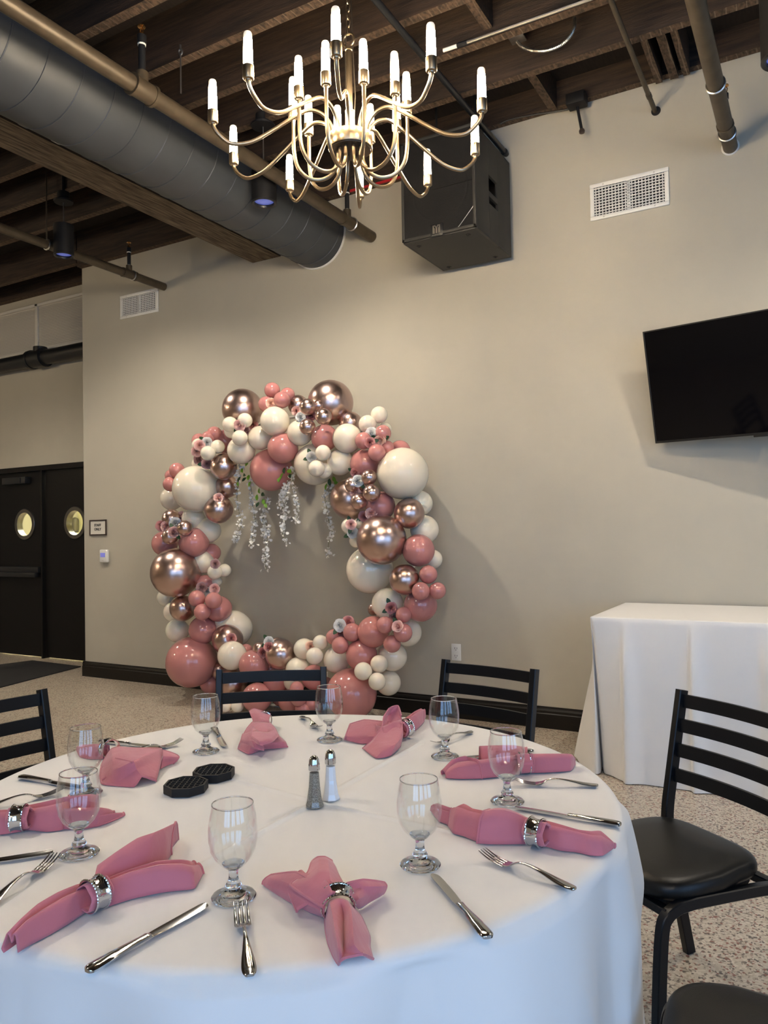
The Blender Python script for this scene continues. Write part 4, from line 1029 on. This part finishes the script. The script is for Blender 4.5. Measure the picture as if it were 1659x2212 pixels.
napkin('dusty rose napkin fanned towards the viewer at the rear middle', [
    PG(z2, [(405, 450, .026), (450, 440, .042), (505, 450, .026)], [(408, 432, .034), (450, 425, .046), (500, 430, .034)], [(392, 395, .046), (440, 388, .054), (508, 402, .042)], [(386, 378, .046), (410, 362, .052), (508, 394, .040)]),
    PG(z2, [(400, 445, .034), (440, 440, .042), (480, 445, .042), (510, 450, .034)], [(370, 480, .026), (430, 495, .040), (490, 495, .040), (540, 480, .026)], [(345, 525, .016), (420, 535, .030), (480, 545, .030), (562, 528, .020)], [(325, 575, .010), (395, 585, .024), (470, 570, .026), (600, 560, .014)], [(318, 602, 0), (380, 634, 0), (455, 602, .006), (612, 590, 0)]),
    PG(z2, [(405, 470, .040), (440, 500, .044), (500, 505, .046), (535, 480, .036)], [(392, 520, .044), (440, 558, .048), (505, 545, .048), (550, 505, .034)], [(398, 545, .038), (450, 580, .040), (520, 560, .040), (556, 520, .028)]),
    PG(z2, [(345, 515, .022), (395, 500, .042), (430, 490, .046)], [(335, 550, .018), (400, 555, .038), (470, 580, .034)], [(345, 575, .012), (420, 600, .022), (470, 610, .014)]),
])
ring_at(*z2(470, 435), z2(455, 520), 'silver ring on the fanned napkin at the rear middle', r=.024, tilt=.3)
napkin('dusty rose napkin spread open on the left near the black trays', [
    PG(z1, [(690, 380, .02), (715, 345, .036), (760, 335, .036), (800, 340, .02)], [(650, 450, .012), (720, 410, .046), (800, 380, .050), (900, 343, .034)], [(640, 520, 0), (730, 490, .030), (850, 430, .055), (1040, 343, .030)], [(650, 570, 0), (760, 570, .004), (870, 480, .034), (1032, 430, .020)], [(680, 578, 0), (860, 592, 0), (905, 522, .020), (1000, 556, 0)]),
    PG(z1, [(1038, 358, .028), (1040, 400, .026), (1030, 440, .012), (1025, 480, 0)], [(1090, 372, .022), (1100, 400, .020), (1080, 430, .008), (1060, 458, 0)], [(1130, 388, .012), (1145, 402, .010), (1130, 425, .004), (1110, 442, 0)]),
    tube_patch(S(z1, ((700, 395), (700, 345), .034), ((660, 410), (660, 325), .034), ((590, 415), (590, 315), .032), ((515, 400), (520, 320), .022), ((495, 365), (500, 340), .010)), (0, .8, 1.0, .8, .7), 4),
    PG(z1, [(650, 560, .0), (700, 520, .012), (770, 470, .03)], [(650, 480, .010), (710, 440, .034), (790, 430, .046)], [(680, 450, .020), (740, 410, .046), (850, 435, .052)]),
])
ring_at(*z1(700, 352), z1(800, 400), 'silver ring behind the open napkin on the left', r=.024)
napkin('dusty rose napkin at the left edge behind a goblet', [
    tube_patch(S(z1, ((-160, 910), (-160, 765), .034), ((-60, 908), (-60, 750), .038), ((40, 895), (40, 745), .038), ((90, 888), (90, 742), .034), ((130, 880), (130, 735), .034)), (0, .8, 1.0, .6, .95, .7)),
    tube_patch(S(z1, ((120, 876), (120, 732), .034), ((180, 870), (180, 715), .036), ((300, 882), (300, 690), .044), ((400, 870), (400, 668), .048), ((450, 830), (440, 655), .040)), (0, .8, 1.0, .6, 1.0, .8)),
    tube_patch(S(z1, ((400, 800), (400, 690), .050), ((500, 785), (500, 680), .050), ((580, 760), (580, 672), .046), ((630, 725), (615, 680), .034)), (.2, .9, 1.0, .9, .7), 4),
    tube_patch(S(z1, ((400, 860), (400, 740), .036), ((520, 860), (520, 740), .038), ((640, 840), (630, 735), .034), ((700, 810), (685, 740), .022), ((732, 770), (725, 762), .008)), (0, .8, 1.0, .7, .8), 4),
    tube_patch(S(z1, ((520, 855), (540, 790), .022), ((620, 845), (640, 785), .020), ((720, 810), (730, 772), .014), ((796, 774), (788, 766), .004)), (0, .8, 1.0, .8), 4),
    core_tube(*z1(122, 800), z1(300, 790), .0215),
])
ring_at(*z1(122, 800), z1(300, 790), 'silver ring on the napkin at the left edge')

# ------------------------------------------------------------------ chairs
def make_chair():
    r = thing('ladderback_chair', 'x', 'chair', (0, 0, 0), 0, 'black ladder back chairs round the table'); A = dict(parent=r, local=True)
    HW = .205
    for s_ in (-1, 1):
        MB().tube(spline([(s_ * HW, -.285, 0), (s_ * HW, -.245, .20), (s_ * HW, -.215, .40), (s_ * HW, -.21, .47), (s_ * HW, -.235, .60), (s_ * HW, -.285, .845)], 5), .012, square=True, sq=(.0125, .0175), up=(1, 0, 0)).build('back_post', M_chairm, angle=.5, **A)
        pts = spline([(s_ * HW, .235, 0), (s_ * HW, .225, .2), (s_ * HW, .21, .36), (s_ * HW, .19, .40), (s_ * HW, .15, .415)], 6) + spline([(s_ * HW, .10, .416), (s_ * HW, -.14, .40), (s_ * HW, -.215, .385)], 4)
        MB().tube(pts, .012, square=True, sq=(.0125, .0150), up=(1, 0, 0)).build('leg', M_chairm, angle=.5, **A)
    for y, z in ((-.19, .40), (.185, .405)):
        MB().tube([(-HW, y, z), (HW, y, z)], .011, square=True, sq=(.011, .014), up=(0, 0, 1)).build('cross_bar', M_chairm, **A)
    for k in range(4):
        z = .812 - .077 * k; rows = []
        for i in range(13):
            x = -HW + 2 * HW * i / 12; y = -.235 - (z - .6) * .204 - .022 * (1 - (x / HW) ** 2)
            rows.append([Vector((x, y + .006, z - .021)), Vector((x, y + .004, z + .021)), Vector((x, y - .006, z + .021)), Vector((x, y - .004, z - .021))])
        b = MB(); b.grid(rows, wrap=True); b.f += [[3, 2, 1, 0], [48, 49, 50, 51]]; b.m += [0, 0]
        b.build('slat', M_chairm, angle=.5, **A)
    # upholstered seat with rounded plan
    def plan(sx, sy):
        P = []
        for i in range(48):
            a = 2 * PI * i / 48; c, s_ = math.cos(a), math.sin(a); e = 2 / 4.2
            wdt = 1.0 if s_ > 0 else .93
            P.append((sx * wdt * math.copysign(abs(c) ** e, c), sy * math.copysign(abs(s_) ** e, s_)))
        return P
    b = MB(); rows = []
    for f_, z in ((.0, .420), (.90, .420), (.97, .424), (1.0, .436), (1.0, .448), (.985, .460), (.95, .468), (.86, .474), (.6, .477), (.3, .478), (0, .478)):
        rows.append([Vector((x * f_, y * f_ + .005, z)) for x, y in plan(.215, .205)])
    b.grid(rows, wrap=True); b.build('seat', M_vinyl, angle=1.0, **A)
    pl = plan(.200, .185)
    MB().prism([(x, y + .005) for x, y in pl], .405, .421).build('seat_board', M_blackm, smooth=False, **A)
    return r
chair = make_chair(); used_chair = False; CHAIRS = []
def place_chair(label, mid, face):
    global used_chair
    o = copy_tree(chair) if used_chair else chair; used_chair = True; CHAIRS.append(o)
    f = Vector(face).normalized(); o.location = (mid.x + f.x * .285, mid.y + f.y * .285, 0)
    o.rotation_euler = (0, 0, math.atan2(-f.x, f.y)); o['label'] = label; return o
tcv = Vector((TCX, TCY))
def chair_px(label, L, R_):
    a, b = Pz(*L, .845), Pz(*R_, .845); m = (a + b) / 2; d = (b - a).xy; n = Vector((-d.y, d.x)).normalized()
    if n.dot(tcv - m.xy) < 0: n = -n
    return place_chair(label, m, n)
chair_px('black ladder back chair in front of the balloon arch', (466, 1447), (707, 1440))
chair_px('black ladder back chair at the rear, left of the white draped serving table', (951, 1423), (1170, 1447))
rv = _R0.xy; fv = Vector((-math.sin(YAW), math.cos(YAW)))
a = Pz(1473, 1490, .845); fdir = (tcv - (a.xy - fv * .2)); fdir.normalize()
fdir = (rv * -.915 + fv * -.405).normalized()
back = Vector((-fdir.y, fdir.x)); back = back if back.dot(fv) < 0 else -back
place_chair('black ladder back chair with its round cornered seat shown, at the right edge', Vector((a.x + back.x * .205, a.y + back.y * .205, 0)), fdir)
a = Pz(90, 1489, .845); fdir = (rv * .83 + fv * -.55).normalized(); back = Vector((-fdir.y, fdir.x)); back = back if back.dot(rv) < 0 else -back
place_chair('black ladder back chair at the left edge over the speckled floor', Vector((a.x + back.x * .205, a.y + back.y * .205, 0)), fdir)
sp_ = fv * 1.325 + rv * .672; fdir = (rv * -.92 + fv * .40).normalized()
place_chair('black chair of which only the seat shows at the bottom right corner', Vector((sp_.x - fdir.x * .285, sp_.y - fdir.y * .285, 0)), fdir)

# the cloth skirt is pushed in where a seat stands under the table edge
SEATS = [((o.location.xy - tcv).length - (.20 if i == 2 else .25 if i == 4 else .262), math.atan2(o.location.y - TCY, o.location.x - TCX)) for i, o in enumerate(CHAIRS)]
b = MB(); rows = cloth_rows(); b.grid(rows, wrap=True)
n0 = len(b.v); b.v.append(Vector((TCX, TCY, TZ - .0012))); b.f += [[n0, j, (j + 1) % NA] for j in range(NA)]; b.m += [0] * NA
tag(b.build('tablecloth', M_cloth, weld=False, angle=3.0), 'white floor length cloth on the round table set for eight', 'tablecloth')

# ------------------------------------------------------------------ draped serving table
SZ = .884
c0 = Pz(1276, 1331, SZ); c1 = Pz(1659, 1348, SZ)
SX0, SY0, SX1, SY1 = c0.x, (c0.y + c1.y) / 2, c0.x + 2.0, YW - .02
t = thing('serving_table', 'tall folding serving table under a white cloth against the wall', 'table', ((SX0 + SX1) / 2, (SY0 + SY1) / 2, 0))
MB().box((SX0 + .008, SY0 + .008, SZ - .035), (SX1 - .008, SY1 - .004, SZ - .003), .006).build('tabletop', M_brownf, t)
for x in (SX0 + .12, SX1 - .12):
    for y in (SY0 + .12, SY1 - .1): MB().tube([(x, y, 0), (x, y, SZ - .034)], .015, 10).build('leg', M_black, t)
top = []; hem = []
def tp(x, y): return Vector((x, y, SZ))
LH = [((1243, 1627), .47), ((1247, 1640), .62), ((1260, 1657), .78), ((1284, 1671), .93)]
pairs = [(tp(SX0, SY1), Vector((SX0 - .10, SY1, .004))), (tp(SX0, SY1 - .25), Vector((SX0 - .15, SY1 - .22, .004)))]
for px, k in LH: pairs.append((tp(SX0, SY1 + (SY0 - SY1) * k), Pz(*px, .004)))
pairs += [(tp(SX0, SY0 + .012), Pz(1297, 1669, .004)), (tp(SX0 + .006, SY0 + .003), Pz(1301, 1656, .004)), (tp(SX0 + .018, SY0), Pz(1306, 1670, .004)), (tp(SX0 + .05, SY0), Pz(1322, 1676, .004))]
for px in (1352, 1400, 1450, 1500, 1550, 1600, 1659): pairs.append((tp(Py(px, 1340, SY0).x, SY0), Vector((Py(px, 1690, SY0 - .02).x, SY0 - .03, .004))))
pairs += [(tp(SX0 + 1.4, SY0), Vector((SX0 + 1.4, SY0 - .03, .004))), (tp(SX1 - .02, SY0), Vector((SX1 + .02, SY0 - .08, .004))), (tp(SX1, SY0 + .02), Vector((SX1 + .08, SY0 - .02, .004))), (tp(SX1, SY1), Vector((SX1 + .08, SY1, .004)))]
TP = spline([p[0] for p in pairs], 14); HP = spline([p[1] for p in pairs], 14)
cr_x = [Py(1351, 1500, SY0).x, Py(1497, 1500, SY0).x, Py(1656, 1500, SY0).x]
def edge_rows():
    rows = []; nr = 46
    inset = [.03, .012, .004, .0]
    cc = Vector(((SX0 + SX1) / 2, (SY0 + SY1) / 2, 0))
    for i, dz in ((0.020, 0), (.010, 0), (.004, .0015), (.001, .005)):
        rows.append([Vector((min(max(p.x, SX0 + i), SX1 - i), max(p.y, SY0 + i), SZ - dz)) for p in TP])
    for k in range(1, nr + 1):
        s_ = k / nr; row = []
        for a, h in zip(TP, HP):
            z = SZ - .010 - (SZ - .014) * s_
            q = Vector((a.x + (h.x - a.x) * s_ ** .85, a.y + (h.y - a.y) * s_ ** .85, z))
            if a.y < SY0 + .002:
                for j, cx_ in enumerate(cr_x):
                    w_ = .055; dx = (q.x - cx_) / w_
                    q.y -= .036 * math.exp(-max(dx, 0) ** 2 * 1.2 - (min(dx, 0) * 5) ** 2) * min(1, s_ * 4)
                q.y -= .003 * math.sin(q.x * 9 + s_ * 3) * s_ + .0025 * math.exp(-((s_ - .42) / .008) ** 2) + .0025 * math.exp(-((s_ - .80) / .008) ** 2)
            row.append(q)
        rows.append(row)
    return rows
b = MB(); rows = edge_rows(); b.grid(rows)
b.add([(SX0 + .018, SY0 + .018, SZ), (SX1 - .018, SY0 + .018, SZ), (SX1 - .018, SY1, SZ), (SX0 + .018, SY1, SZ)], [[0, 1, 2, 3]])
tag(b.build('tablecloth', M_cloth, weld=False, angle=1.6), 'white cloth draped to the floor over the serving table by the wall', 'tablecloth')

# ------------------------------------------------------------------ balloon arch
P_, I_, G_ = 'p', 'i', 'g'
BAL = [  # px, py, radius px, colour, distance of the centre from the wall
 (524,884,44,G_,.36),(588,843,17,P_,.44),(621,853,16,P_,.40),(609,864,18,P_,.50),(575,873,17,P_,.48),(594,910,32,I_,.52),
 (497,917,17,I_,.56),(529,908,16,I_,.58),(518,946,17,I_,.62),(500,931,16,I_,.52),(562,946,26,I_,.46),(521,973,30,I_,.48),
 (463,937,16,P_,.40),(450,946,15,P_,.44),(430,952,16,P_,.40),(487,954,26,P_,.30),(470,965,15,I_,.52),(449,979,16,I_,.60),(429,962,15,I_,.50),
 (483,1008,28.5,G_,.46),(490,1051,25,G_,.34),(423,1056,50,I_,.46),(382,1016,16.5,P_,.44),(370,1028,14,P_,.36),(368,1046,16,P_,.46),(371,1077,25,I_,.30),
 (472,1100,31,G_,.40),(418,1120,25,I_,.38),(449,1146,27,I_,.32),(371,1121,21,G_,.44),(399,1141,16.5,G_,.56),(367,1159,17,G_,.58),(355,1174,27,P_,.40),(418,1172,32,P_,.44),
 (586,1015,46,P_,.36),(611,968,33,P_,.48),(428,1002,14,I_,.40),(644,875,22,G_,.34),(714,870,49,G_,.34),(665,879,18,G_,.58),(699,900,18,G_,.60),(664,922,17.5,G_,.62),(688,876,12,G_,.50),
 (648,935,28,I_,.46),(701,946,29,P_,.44),(757,914,25,G_,.32),(750,947,32,I_,.48),(819,896,18.5,I_,.40),(794,916,19.5,I_,.46),(832,926,14,I_,.32),
 (785,952,18.5,P_,.54),(827,936,18,P_,.46),(814,978,19,P_,.56),(837,967,15,P_,.44),(864,974,23,P_,.30),(680,1003,45,I_,.36),(698,978,17,I_,.58),(684,1012,18,I_,.60),(701,1017,17,I_,.52),
 (735,999,28.5,I_,.44),(788,1002,32,P_,.44),(870,1023,56,I_,.44),(797,1031,17,G_,.58),(803,1065,19,G_,.62),(761,1047,17,G_,.56),(774.5,1083,17.5,G_,.60),(757,1078,44,G_,.36),
 (822,1093,32,P_,.44),(884,1109,33,G_,.46),(908,1087,27,I_,.30),(917,1144,31,I_,.32),(824,1166,54,G_,.56),(754,1137,17,I_,.56),(775,1130,11,I_,.50),(904,1189,35,P_,.46),
 (935,1208,21,I_,.30),(799,1231,51,I_,.36),(769,1168,15,I_,.36),(874,1252,33,G_,.54),(925,1241,20,P_,.50),(909,1277,19.5,P_,.58),(945,1276,18.5,P_,.50),(908.5,1307,36,P_,.42),
 (837,1304,34,I_,.44),(872,1328,17.5,P_,.54),(831.5,1350,18.5,P_,.60),(870.5,1367,20.5,P_,.58),(847,1391,19,P_,.58),(806,1365,34,P_,.46),(881,1366,30,I_,.36),
 (781,1415,34,P_,.46),(848,1418,31.5,I_,.36),(819,1434,19,I_,.52),(784.5,1450,19.5,I_,.62),(814.5,1472,19,I_,.60),(839,1475,27,I_,.36),(759,1499,55,P_,.46),
 (761,1366,20,P_,.50),(752,1349,16,P_,.42),(721,1376,17,P_,.44),(735,1394,18.5,P_,.54),(727,1425,29,I_,.40),(692,1388,16.5,I_,.46),(679.5,1417,18.5,I_,.54),(657,1402,23,I_,.40),
 (643,1446,26,I_,.44),(678,1463,27,P_,.44),(808,1316,14,G_,.26),
 (379,1237,53,G_,.52),(437,1214,25,I_,.36),(464,1236,16,I_,.44),(485,1232,14,I_,.36),(468,1256,11,I_,.34),(443,1262,20,P_,.38),(358,1291,19,I_,.30),(394.5,1314,28,G_,.44),
 (425,1293,18,P_,.56),(461,1297,18,P_,.56),(437,1322,18,P_,.58),(472,1315,28,P_,.40),(375,1322,22,I_,.30),(383,1362,25,I_,.36),(438,1361,30,P_,.44),(504,1359,40,I_,.26),(482,1342,18,I_,.34),
 (413,1430,54,P_,.48),(491,1382,33,G_,.40),(501,1416,31,I_,.52),(548,1436,32,P_,.48),(606,1413,33,G_,.44),(561,1402,15,G_,.46),(598,1392,15,G_,.34),(531,1406,15,P_,.34),
 (502,1475,31,G_,.44),(555,1507,32,P_,.50),(455,1476,23,P_,.34),(597,1472,28,P_,.40),(487,1526,13,I_,.44),(513,1525,14,I_,.48),(586,1446,17,P_,.34),
 (641,1487,15,P_,.56),(645,1508,18,P_,.58),(655,1530,18,P_,.54),(672,1518,18,P_,.50),(626,1514,25,P_,.40),(637,1470,25,I_,.36),(475,1448,20,G_,.36),(456,1194,20,P_,.28),(610,1500,26,P_,.32),(700,1488,26,P_,.34)]
arch_c = Py(640, 1180, YW - .36)
arch = thing('balloon_arch', 'round balloon arch of rose, ivory and chrome balloons standing against the wall', 'balloon arch', (arch_c.x, YW - .36, 0))
def balloon_mesh(seg, rings):
    b = MB(); prof = []
    for i in range(rings + 1):
        th = PI * i / rings; z = math.cos(th); r = math.sin(th)
        if z < -.4: z = z - .10 * ((-z - .4) / .6) ** 2; 
        prof.append((max(r, 0.0), z))
    prof[0] = (0, 1.0); prof[-1] = (.035, prof[-1][1]); prof += [(.03, -1.13), (.065, -1.16), (.06, -1.18), (0, -1.175)]
    b.lathe(prof, seg); return b
BM = {}
for key, m in ((P_, M_pink), (I_, M_ivory), (G_, M_rgold)): BM[key] = (balloon_mesh(40, 28).mesh('balloon_' + key, m), balloon_mesh(24, 16).mesh('balloon_small_' + key, m))
NAMES = {P_: 'dusty rose latex balloon', I_: 'ivory latex balloon', G_: 'chrome rose gold balloon'}
spheres = []; rnd = random.Random(3)
loc0 = Vector(arch.location)
for px, py, rp, col, off in BAL:
    y = YW - off
    for it in range(40):
        c = Py(px, py, y); r = rp / FPX * (c - CAM).dot(_F) * 1.005
        if c.y + r * 1.0 > YW - .01: y -= .015; continue
        if c.z - r < .004: y -= .015; continue
        break
    spheres.append((c, r))
    o = bpy.data.objects.new('balloon', BM[col][0 if rp > 24 else 1]); C.objects.link(o); o.parent = arch
    o.location = c - loc0; o.scale = (r, r, r)
    back = (Vector((loc0.x, YW - .28, c.z * .9 + .1)) - c) * .3 + Vector((0, 1, 0)); back.normalize()
    o.rotation_mode = 'QUATERNION'; o.rotation_quaternion = (-back).to_track_quat('Z', 'Y')
    sz = 'large ' if rp >= 43 else ('small ' if rp <= 21 else '')
    o['label'] = sz + NAMES[col]
# ring stand behind the balloons
rp_ = [(640,900),(720,905),(800,945),(860,1020),(890,1110),(895,1200),(880,1290),(840,1370),(790,1430),(730,1470),(660,1480),(590,1475),(520,1450),(460,1400),(420,1320),(405,1230),(410,1140),(440,1060),(490,980),(560,920)]
MB().tube(spline([Py(x, y, YW - .24) for x, y in rp_ + rp_[:1]], 4)[:-1], .012, 8, closed=True).build('ring_stand', M_white, arch)
ft = Py(660, 1490, YW - .24)
MB().box((ft.x - .35, YW - .30, 0), (ft.x + .35, YW - .18, .012), .004).tube([(ft.x - .2, YW - .24, .01), (ft.x - .2, YW - .24, .30)], .012, 8).tube([(ft.x + .2, YW - .24, .01), (ft.x + .2, YW - .24, .30)], .012, 8).build('stand_foot', M_white, arch)

# foam roses and their leaves sit on the balloon skins
def rose_mesh(seed):
    rn = random.Random(seed); b = MB()
    def petal(r, h, w_, a, lean, curl):
        rows = []
        for i in range(5):
            v_ = i / 4; row = []
            for j in range(6):
                u = (j / 5 - .5) * 2; ang = a + u * w_ * (.75 + .25 * math.sin(PI * v_))
                rr = r * (.40 + .60 * math.sin(v_ * PI / 2)) + .05 * u + lean * v_ ** 3
                zz = h * v_ * (1 - .16 * u * u * v_) - curl * max(0, v_ - .74) * 2.2
                row.append(Vector((rr * math.cos(ang), rr * math.sin(ang), zz)))
            rows.append(row)
        b.grid(rows)
    co = [(.06 + .15 * k / 26) for k in range(27)]          # the rolled heart
    b.grid([[Vector((r_ * math.cos(k * .62) * q_, r_ * math.sin(k * .62) * q_, z_)) for k, r_ in enumerate(co)] for z_, q_ in ((.1, .8), (.5, 1.0), (.80, 1.08))])
    for n, r, h, w_, lean, curl in ((3, .34, .80, 1.15, .02, .02), (4, .52, .74, .95, .05, .05), (5, .72, .64, .78, .10, .12), (5, .90, .48, .80, .14, .18)):
        a0 = rn.random() * 6
        for k in range(n): petal(r, h, w_, a0 + k * 2 * PI / n + rn.uniform(-.1, .1), lean, curl)
    b.lathe([(0, .05), (.6, .05), (.72, .12), (.5, .0), (0, -.05)], 10, capends=False)
    return b
RM = {k: rose_mesh(i + 1).mesh('rose_' + k, m, angle=1.5, weld=False) for i, (k, m) in enumerate(ROSE.items())}
def leaf_mesh(m):
    b = MB(); rows = []
    for i in range(6):
        v_ = i / 5; wv = .30 * math.sin(PI * (v_ * .92 + .04)) ** .8
        rows.append([Vector((-wv, v_, .10 * math.sin(PI * v_) + .06)), Vector((0, v_, .10 * math.sin(PI * v_))), Vector((wv, v_, .10 * math.sin(PI * v_) + .06))])
    b.grid(rows); return b.mesh('leaf', m, angle=1.5, weld=False)
LM = leaf_mesh(M_leaf); LM2 = leaf_mesh(M_leaf2)
RN = {'w': 'white rose', 'p': 'peach rose', 'b': 'blush pink rose', 'd': 'dusty pink rose', 'm': 'mauve rose'}
ROSES = [(585,871,9.5,'p',0),(518,919,11,'b',1),(531.5,933,10.5,'m',2),(546,920,10.5,'d',1),(640,888,9,'b',0),(649,901,9,'w',1),(672,899,9.5,'d',1),
 (431,962,10,'b',0),(447,956,10,'w',2),(425,975,10,'b',0),(430,993,10,'m',2),(447,1002,10,'m',1),(472,1075,9,'b',0),(392,1116,10,'b',2),(378,1130,11,'w',1),(360,1137,10.5,'b',0),(348,1136,10,'d',0),(375,1150,10.5,'m',2),
 (802.5,937,12,'w',0),(821,952,11,'p',3),(799,956,10,'d',1),(673,987,10,'w',4),(767,1021,9,'d',2),(773,1039,11,'w',1),(782,1055,10,'p',0),(767,1063,10,'b',0),(786,1115,10,'d',1),(802,1109,11,'b',0),(758,1133,10,'b',2),(762,1151,10.5,'w',2),
 (465,1218,9,'m',0),(435.5,1269,10,'m',0),(448,1278,11,'w',3),(464,1272,10,'b',0),(500,1379,9.5,'d',0),(581,1386,9.5,'w',2),(580,1397,9,'d',0),(568,1410,10,'d',0),
 (845,1313,11,'d',2),(852.5,1330,11,'m',3),(859,1353,11,'b',1),(752,1343,11,'d',0),(734.5,1351,12,'w',1),(735,1367,11,'m',1),(671,1396,10,'p',0)]
for px, py, rp, k, nl in ROSES:
    d = ray(px, py); dn = d.normalized(); best = None
    for c, r in spheres:
        oc = CAM - c; bq = oc.dot(dn); disc = bq * bq - (oc.dot(oc) - r * r)
        if disc > 0:
            tq = -bq - math.sqrt(disc)
            if best is None or tq < best[0]: best = (tq, c)
    if best is None:
        tq = (Py(px, py, YW - .5) - CAM).length; nr_ = Vector((0, -1, 0))
    else: tq, c = best; nr_ = (CAM + dn * tq - c).normalized()
    p = CAM + dn * (tq - .012); rr = rp / FPX * (p - CAM).dot(_F) * 1.12
    dirv = (nr_ * .5 - dn * 1.0 + Vector((rnd.uniform(-.25, .25), 0, rnd.uniform(-.1, .3)))).normalized()
    o = bpy.data.objects.new('rose', RM[k]); C.objects.link(o); o.parent = arch; o['label'] = RN[k]
    o.rotation_mode = 'QUATERNION'; o.rotation_quaternion = dirv.to_track_quat('Z', 'Y'); o.location = p - dirv * rr * .25 - loc0; o.scale = (rr * 1.05,) * 3
    for q in range(nl):
        a = rnd.random() * 2 * PI if nl < 3 else q * 2 * PI / nl + .4
        l = bpy.data.objects.new('leaf', LM); C.objects.link(l); l.parent = o
        l.location = (.55 * math.cos(a), .55 * math.sin(a), .02); l.rotation_euler = (rnd.uniform(-.1, .4), 0, a - PI / 2); l.scale = (1.25, 1.2, 1)

# hanging wisteria strands
def strand(label, paths, leaves, off, seed):
    rn = random.Random(seed); root_p = Py(*paths[0][0], YW - off)
    r = thing('wisteria_garland', label, 'garland', root_p, 0, 'white flower garlands hanging in the arch')
    st = MB(); bl = MB()
    for pth in paths:
        P = spline([Py(x, y, YW - off) for x, y in pth], 14); st.tube(P, .0025, 5)
        n = int(sum((P[i + 1] - P[i]).length for i in range(len(P) - 1)) / .0052)
        for q in range(n):
            i = rn.randrange(len(P)); c = P[i] + Vector((rn.gauss(0, .015), rn.gauss(0, .013), rn.gauss(0, .010)))
            nrm = Vector((rn.uniform(-1, 1), rn.uniform(-1.2, .2), rn.uniform(-.6, .8))).normalized(); u, v = frame_of(nrm); s_ = rn.uniform(.010, .019)
            pts = [c + u * (s_ * math.cos(t)) * rn.uniform(.8, 1.1) + v * (s_ * .8 * math.sin(t)) + nrm * (.25 * s_ * math.cos(2 * t)) for t in [2 * PI * k / 6 for k in range(6)]]
            bl.add([c - nrm * .002] + pts, [[0, 1 + k, 1 + (k + 1) % 6] for k in range(6)])
    st.build('vine', M_stem, r)
    bl.build('blossoms', M_petal, r, weld=False, angle=2)['kind'] = 'stuff'
    for x, y, s_, ang in leaves:
        l = bpy.data.objects.new('leaf', LM2 if rn.random() < .65 else LM); C.objects.link(l); l.parent = r
        l.location = Py(x, y, YW - off - .03) - root_p; l.rotation_mode = 'QUATERNION'
        dv = Vector((math.cos(ang), rn.uniform(-.5, .1), -math.sin(ang))).normalized()
        zt_ = Vector((rn.uniform(-.4, .4), -1, rn.uniform(0, .5))); zt_ = (zt_ - dv * zt_.dot(dv)).normalized(); xv = dv.cross(zt_)
        l.rotation_quaternion = Matrix((xv, dv, zt_)).transposed().to_quaternion(); l.scale = (s_,) * 3
    return r
def lv(*pts): return pts
strand('leftmost white flower garland hanging inside the balloon arch', [[(518, 1003), (515, 1040), (512, 1075), (517, 1110), (521, 1135), (512, 1155), (507, 1170)]], [(522, 1012, .05, .9), (530, 1005, .05, -.2), (520, 1030, .05, 1.8), (514, 1040, .045, 1.2), (526, 1025, .045, .3)], .40, 1)
strand('second white flower garland from the left, beside the large rose balloon', [[(540, 1035), (544, 1070), (546, 1095), (551, 1125), (546, 1150), (545, 1180)]], [(538, 1026, .05, 1.4), (545, 1020, .05, .5), (542, 1040, .045, 1.9), (532, 1032, .045, 2.4)], .36, 2)
strand('longest white flower garland, hanging lowest with green leaves at its top', [[(582, 1075), (575, 1100), (568, 1115), (578, 1140), (577, 1165), (574, 1190), (573, 1212), (575, 1230)], [(566, 1100), (568, 1130), (574, 1160)]], [(560, 1055, .055, 1.0), (565, 1066, .055, .4), (556, 1068, .05, 1.7), (568, 1078, .05, 1.2), (572, 1088, .05, .8), (560, 1085, .045, 2.0)], .33, 3)
strand('full white flower garland right of the large rose balloon', [[(625, 1035), (612, 1060), (607, 1085), (613, 1110), (612, 1135), (610, 1155), (620, 1175)], [(628, 1012), (633, 1040), (637, 1070), (642, 1100), (640, 1128)], [(622, 1045), (618, 1080), (616, 1120)]], [(615, 1010, .055, 1.3), (622, 1015, .055, .6), (612, 1022, .05, 2.0), (603, 1028, .05, 1.6), (626, 1024, .045, 1.0)], .40, 4)
strand('sparse white flower garland farthest right, in front of the wall shadow', [[(709, 1050), (702, 1075), (706, 1100), (712, 1130), (717, 1150), (710, 1175), (708, 1200)]], [(712, 1034, .055, 1.5), (719, 1030, .055, .8), (707, 1045, .05, 1.9), (722, 1042, .045, .3)], .30, 5)
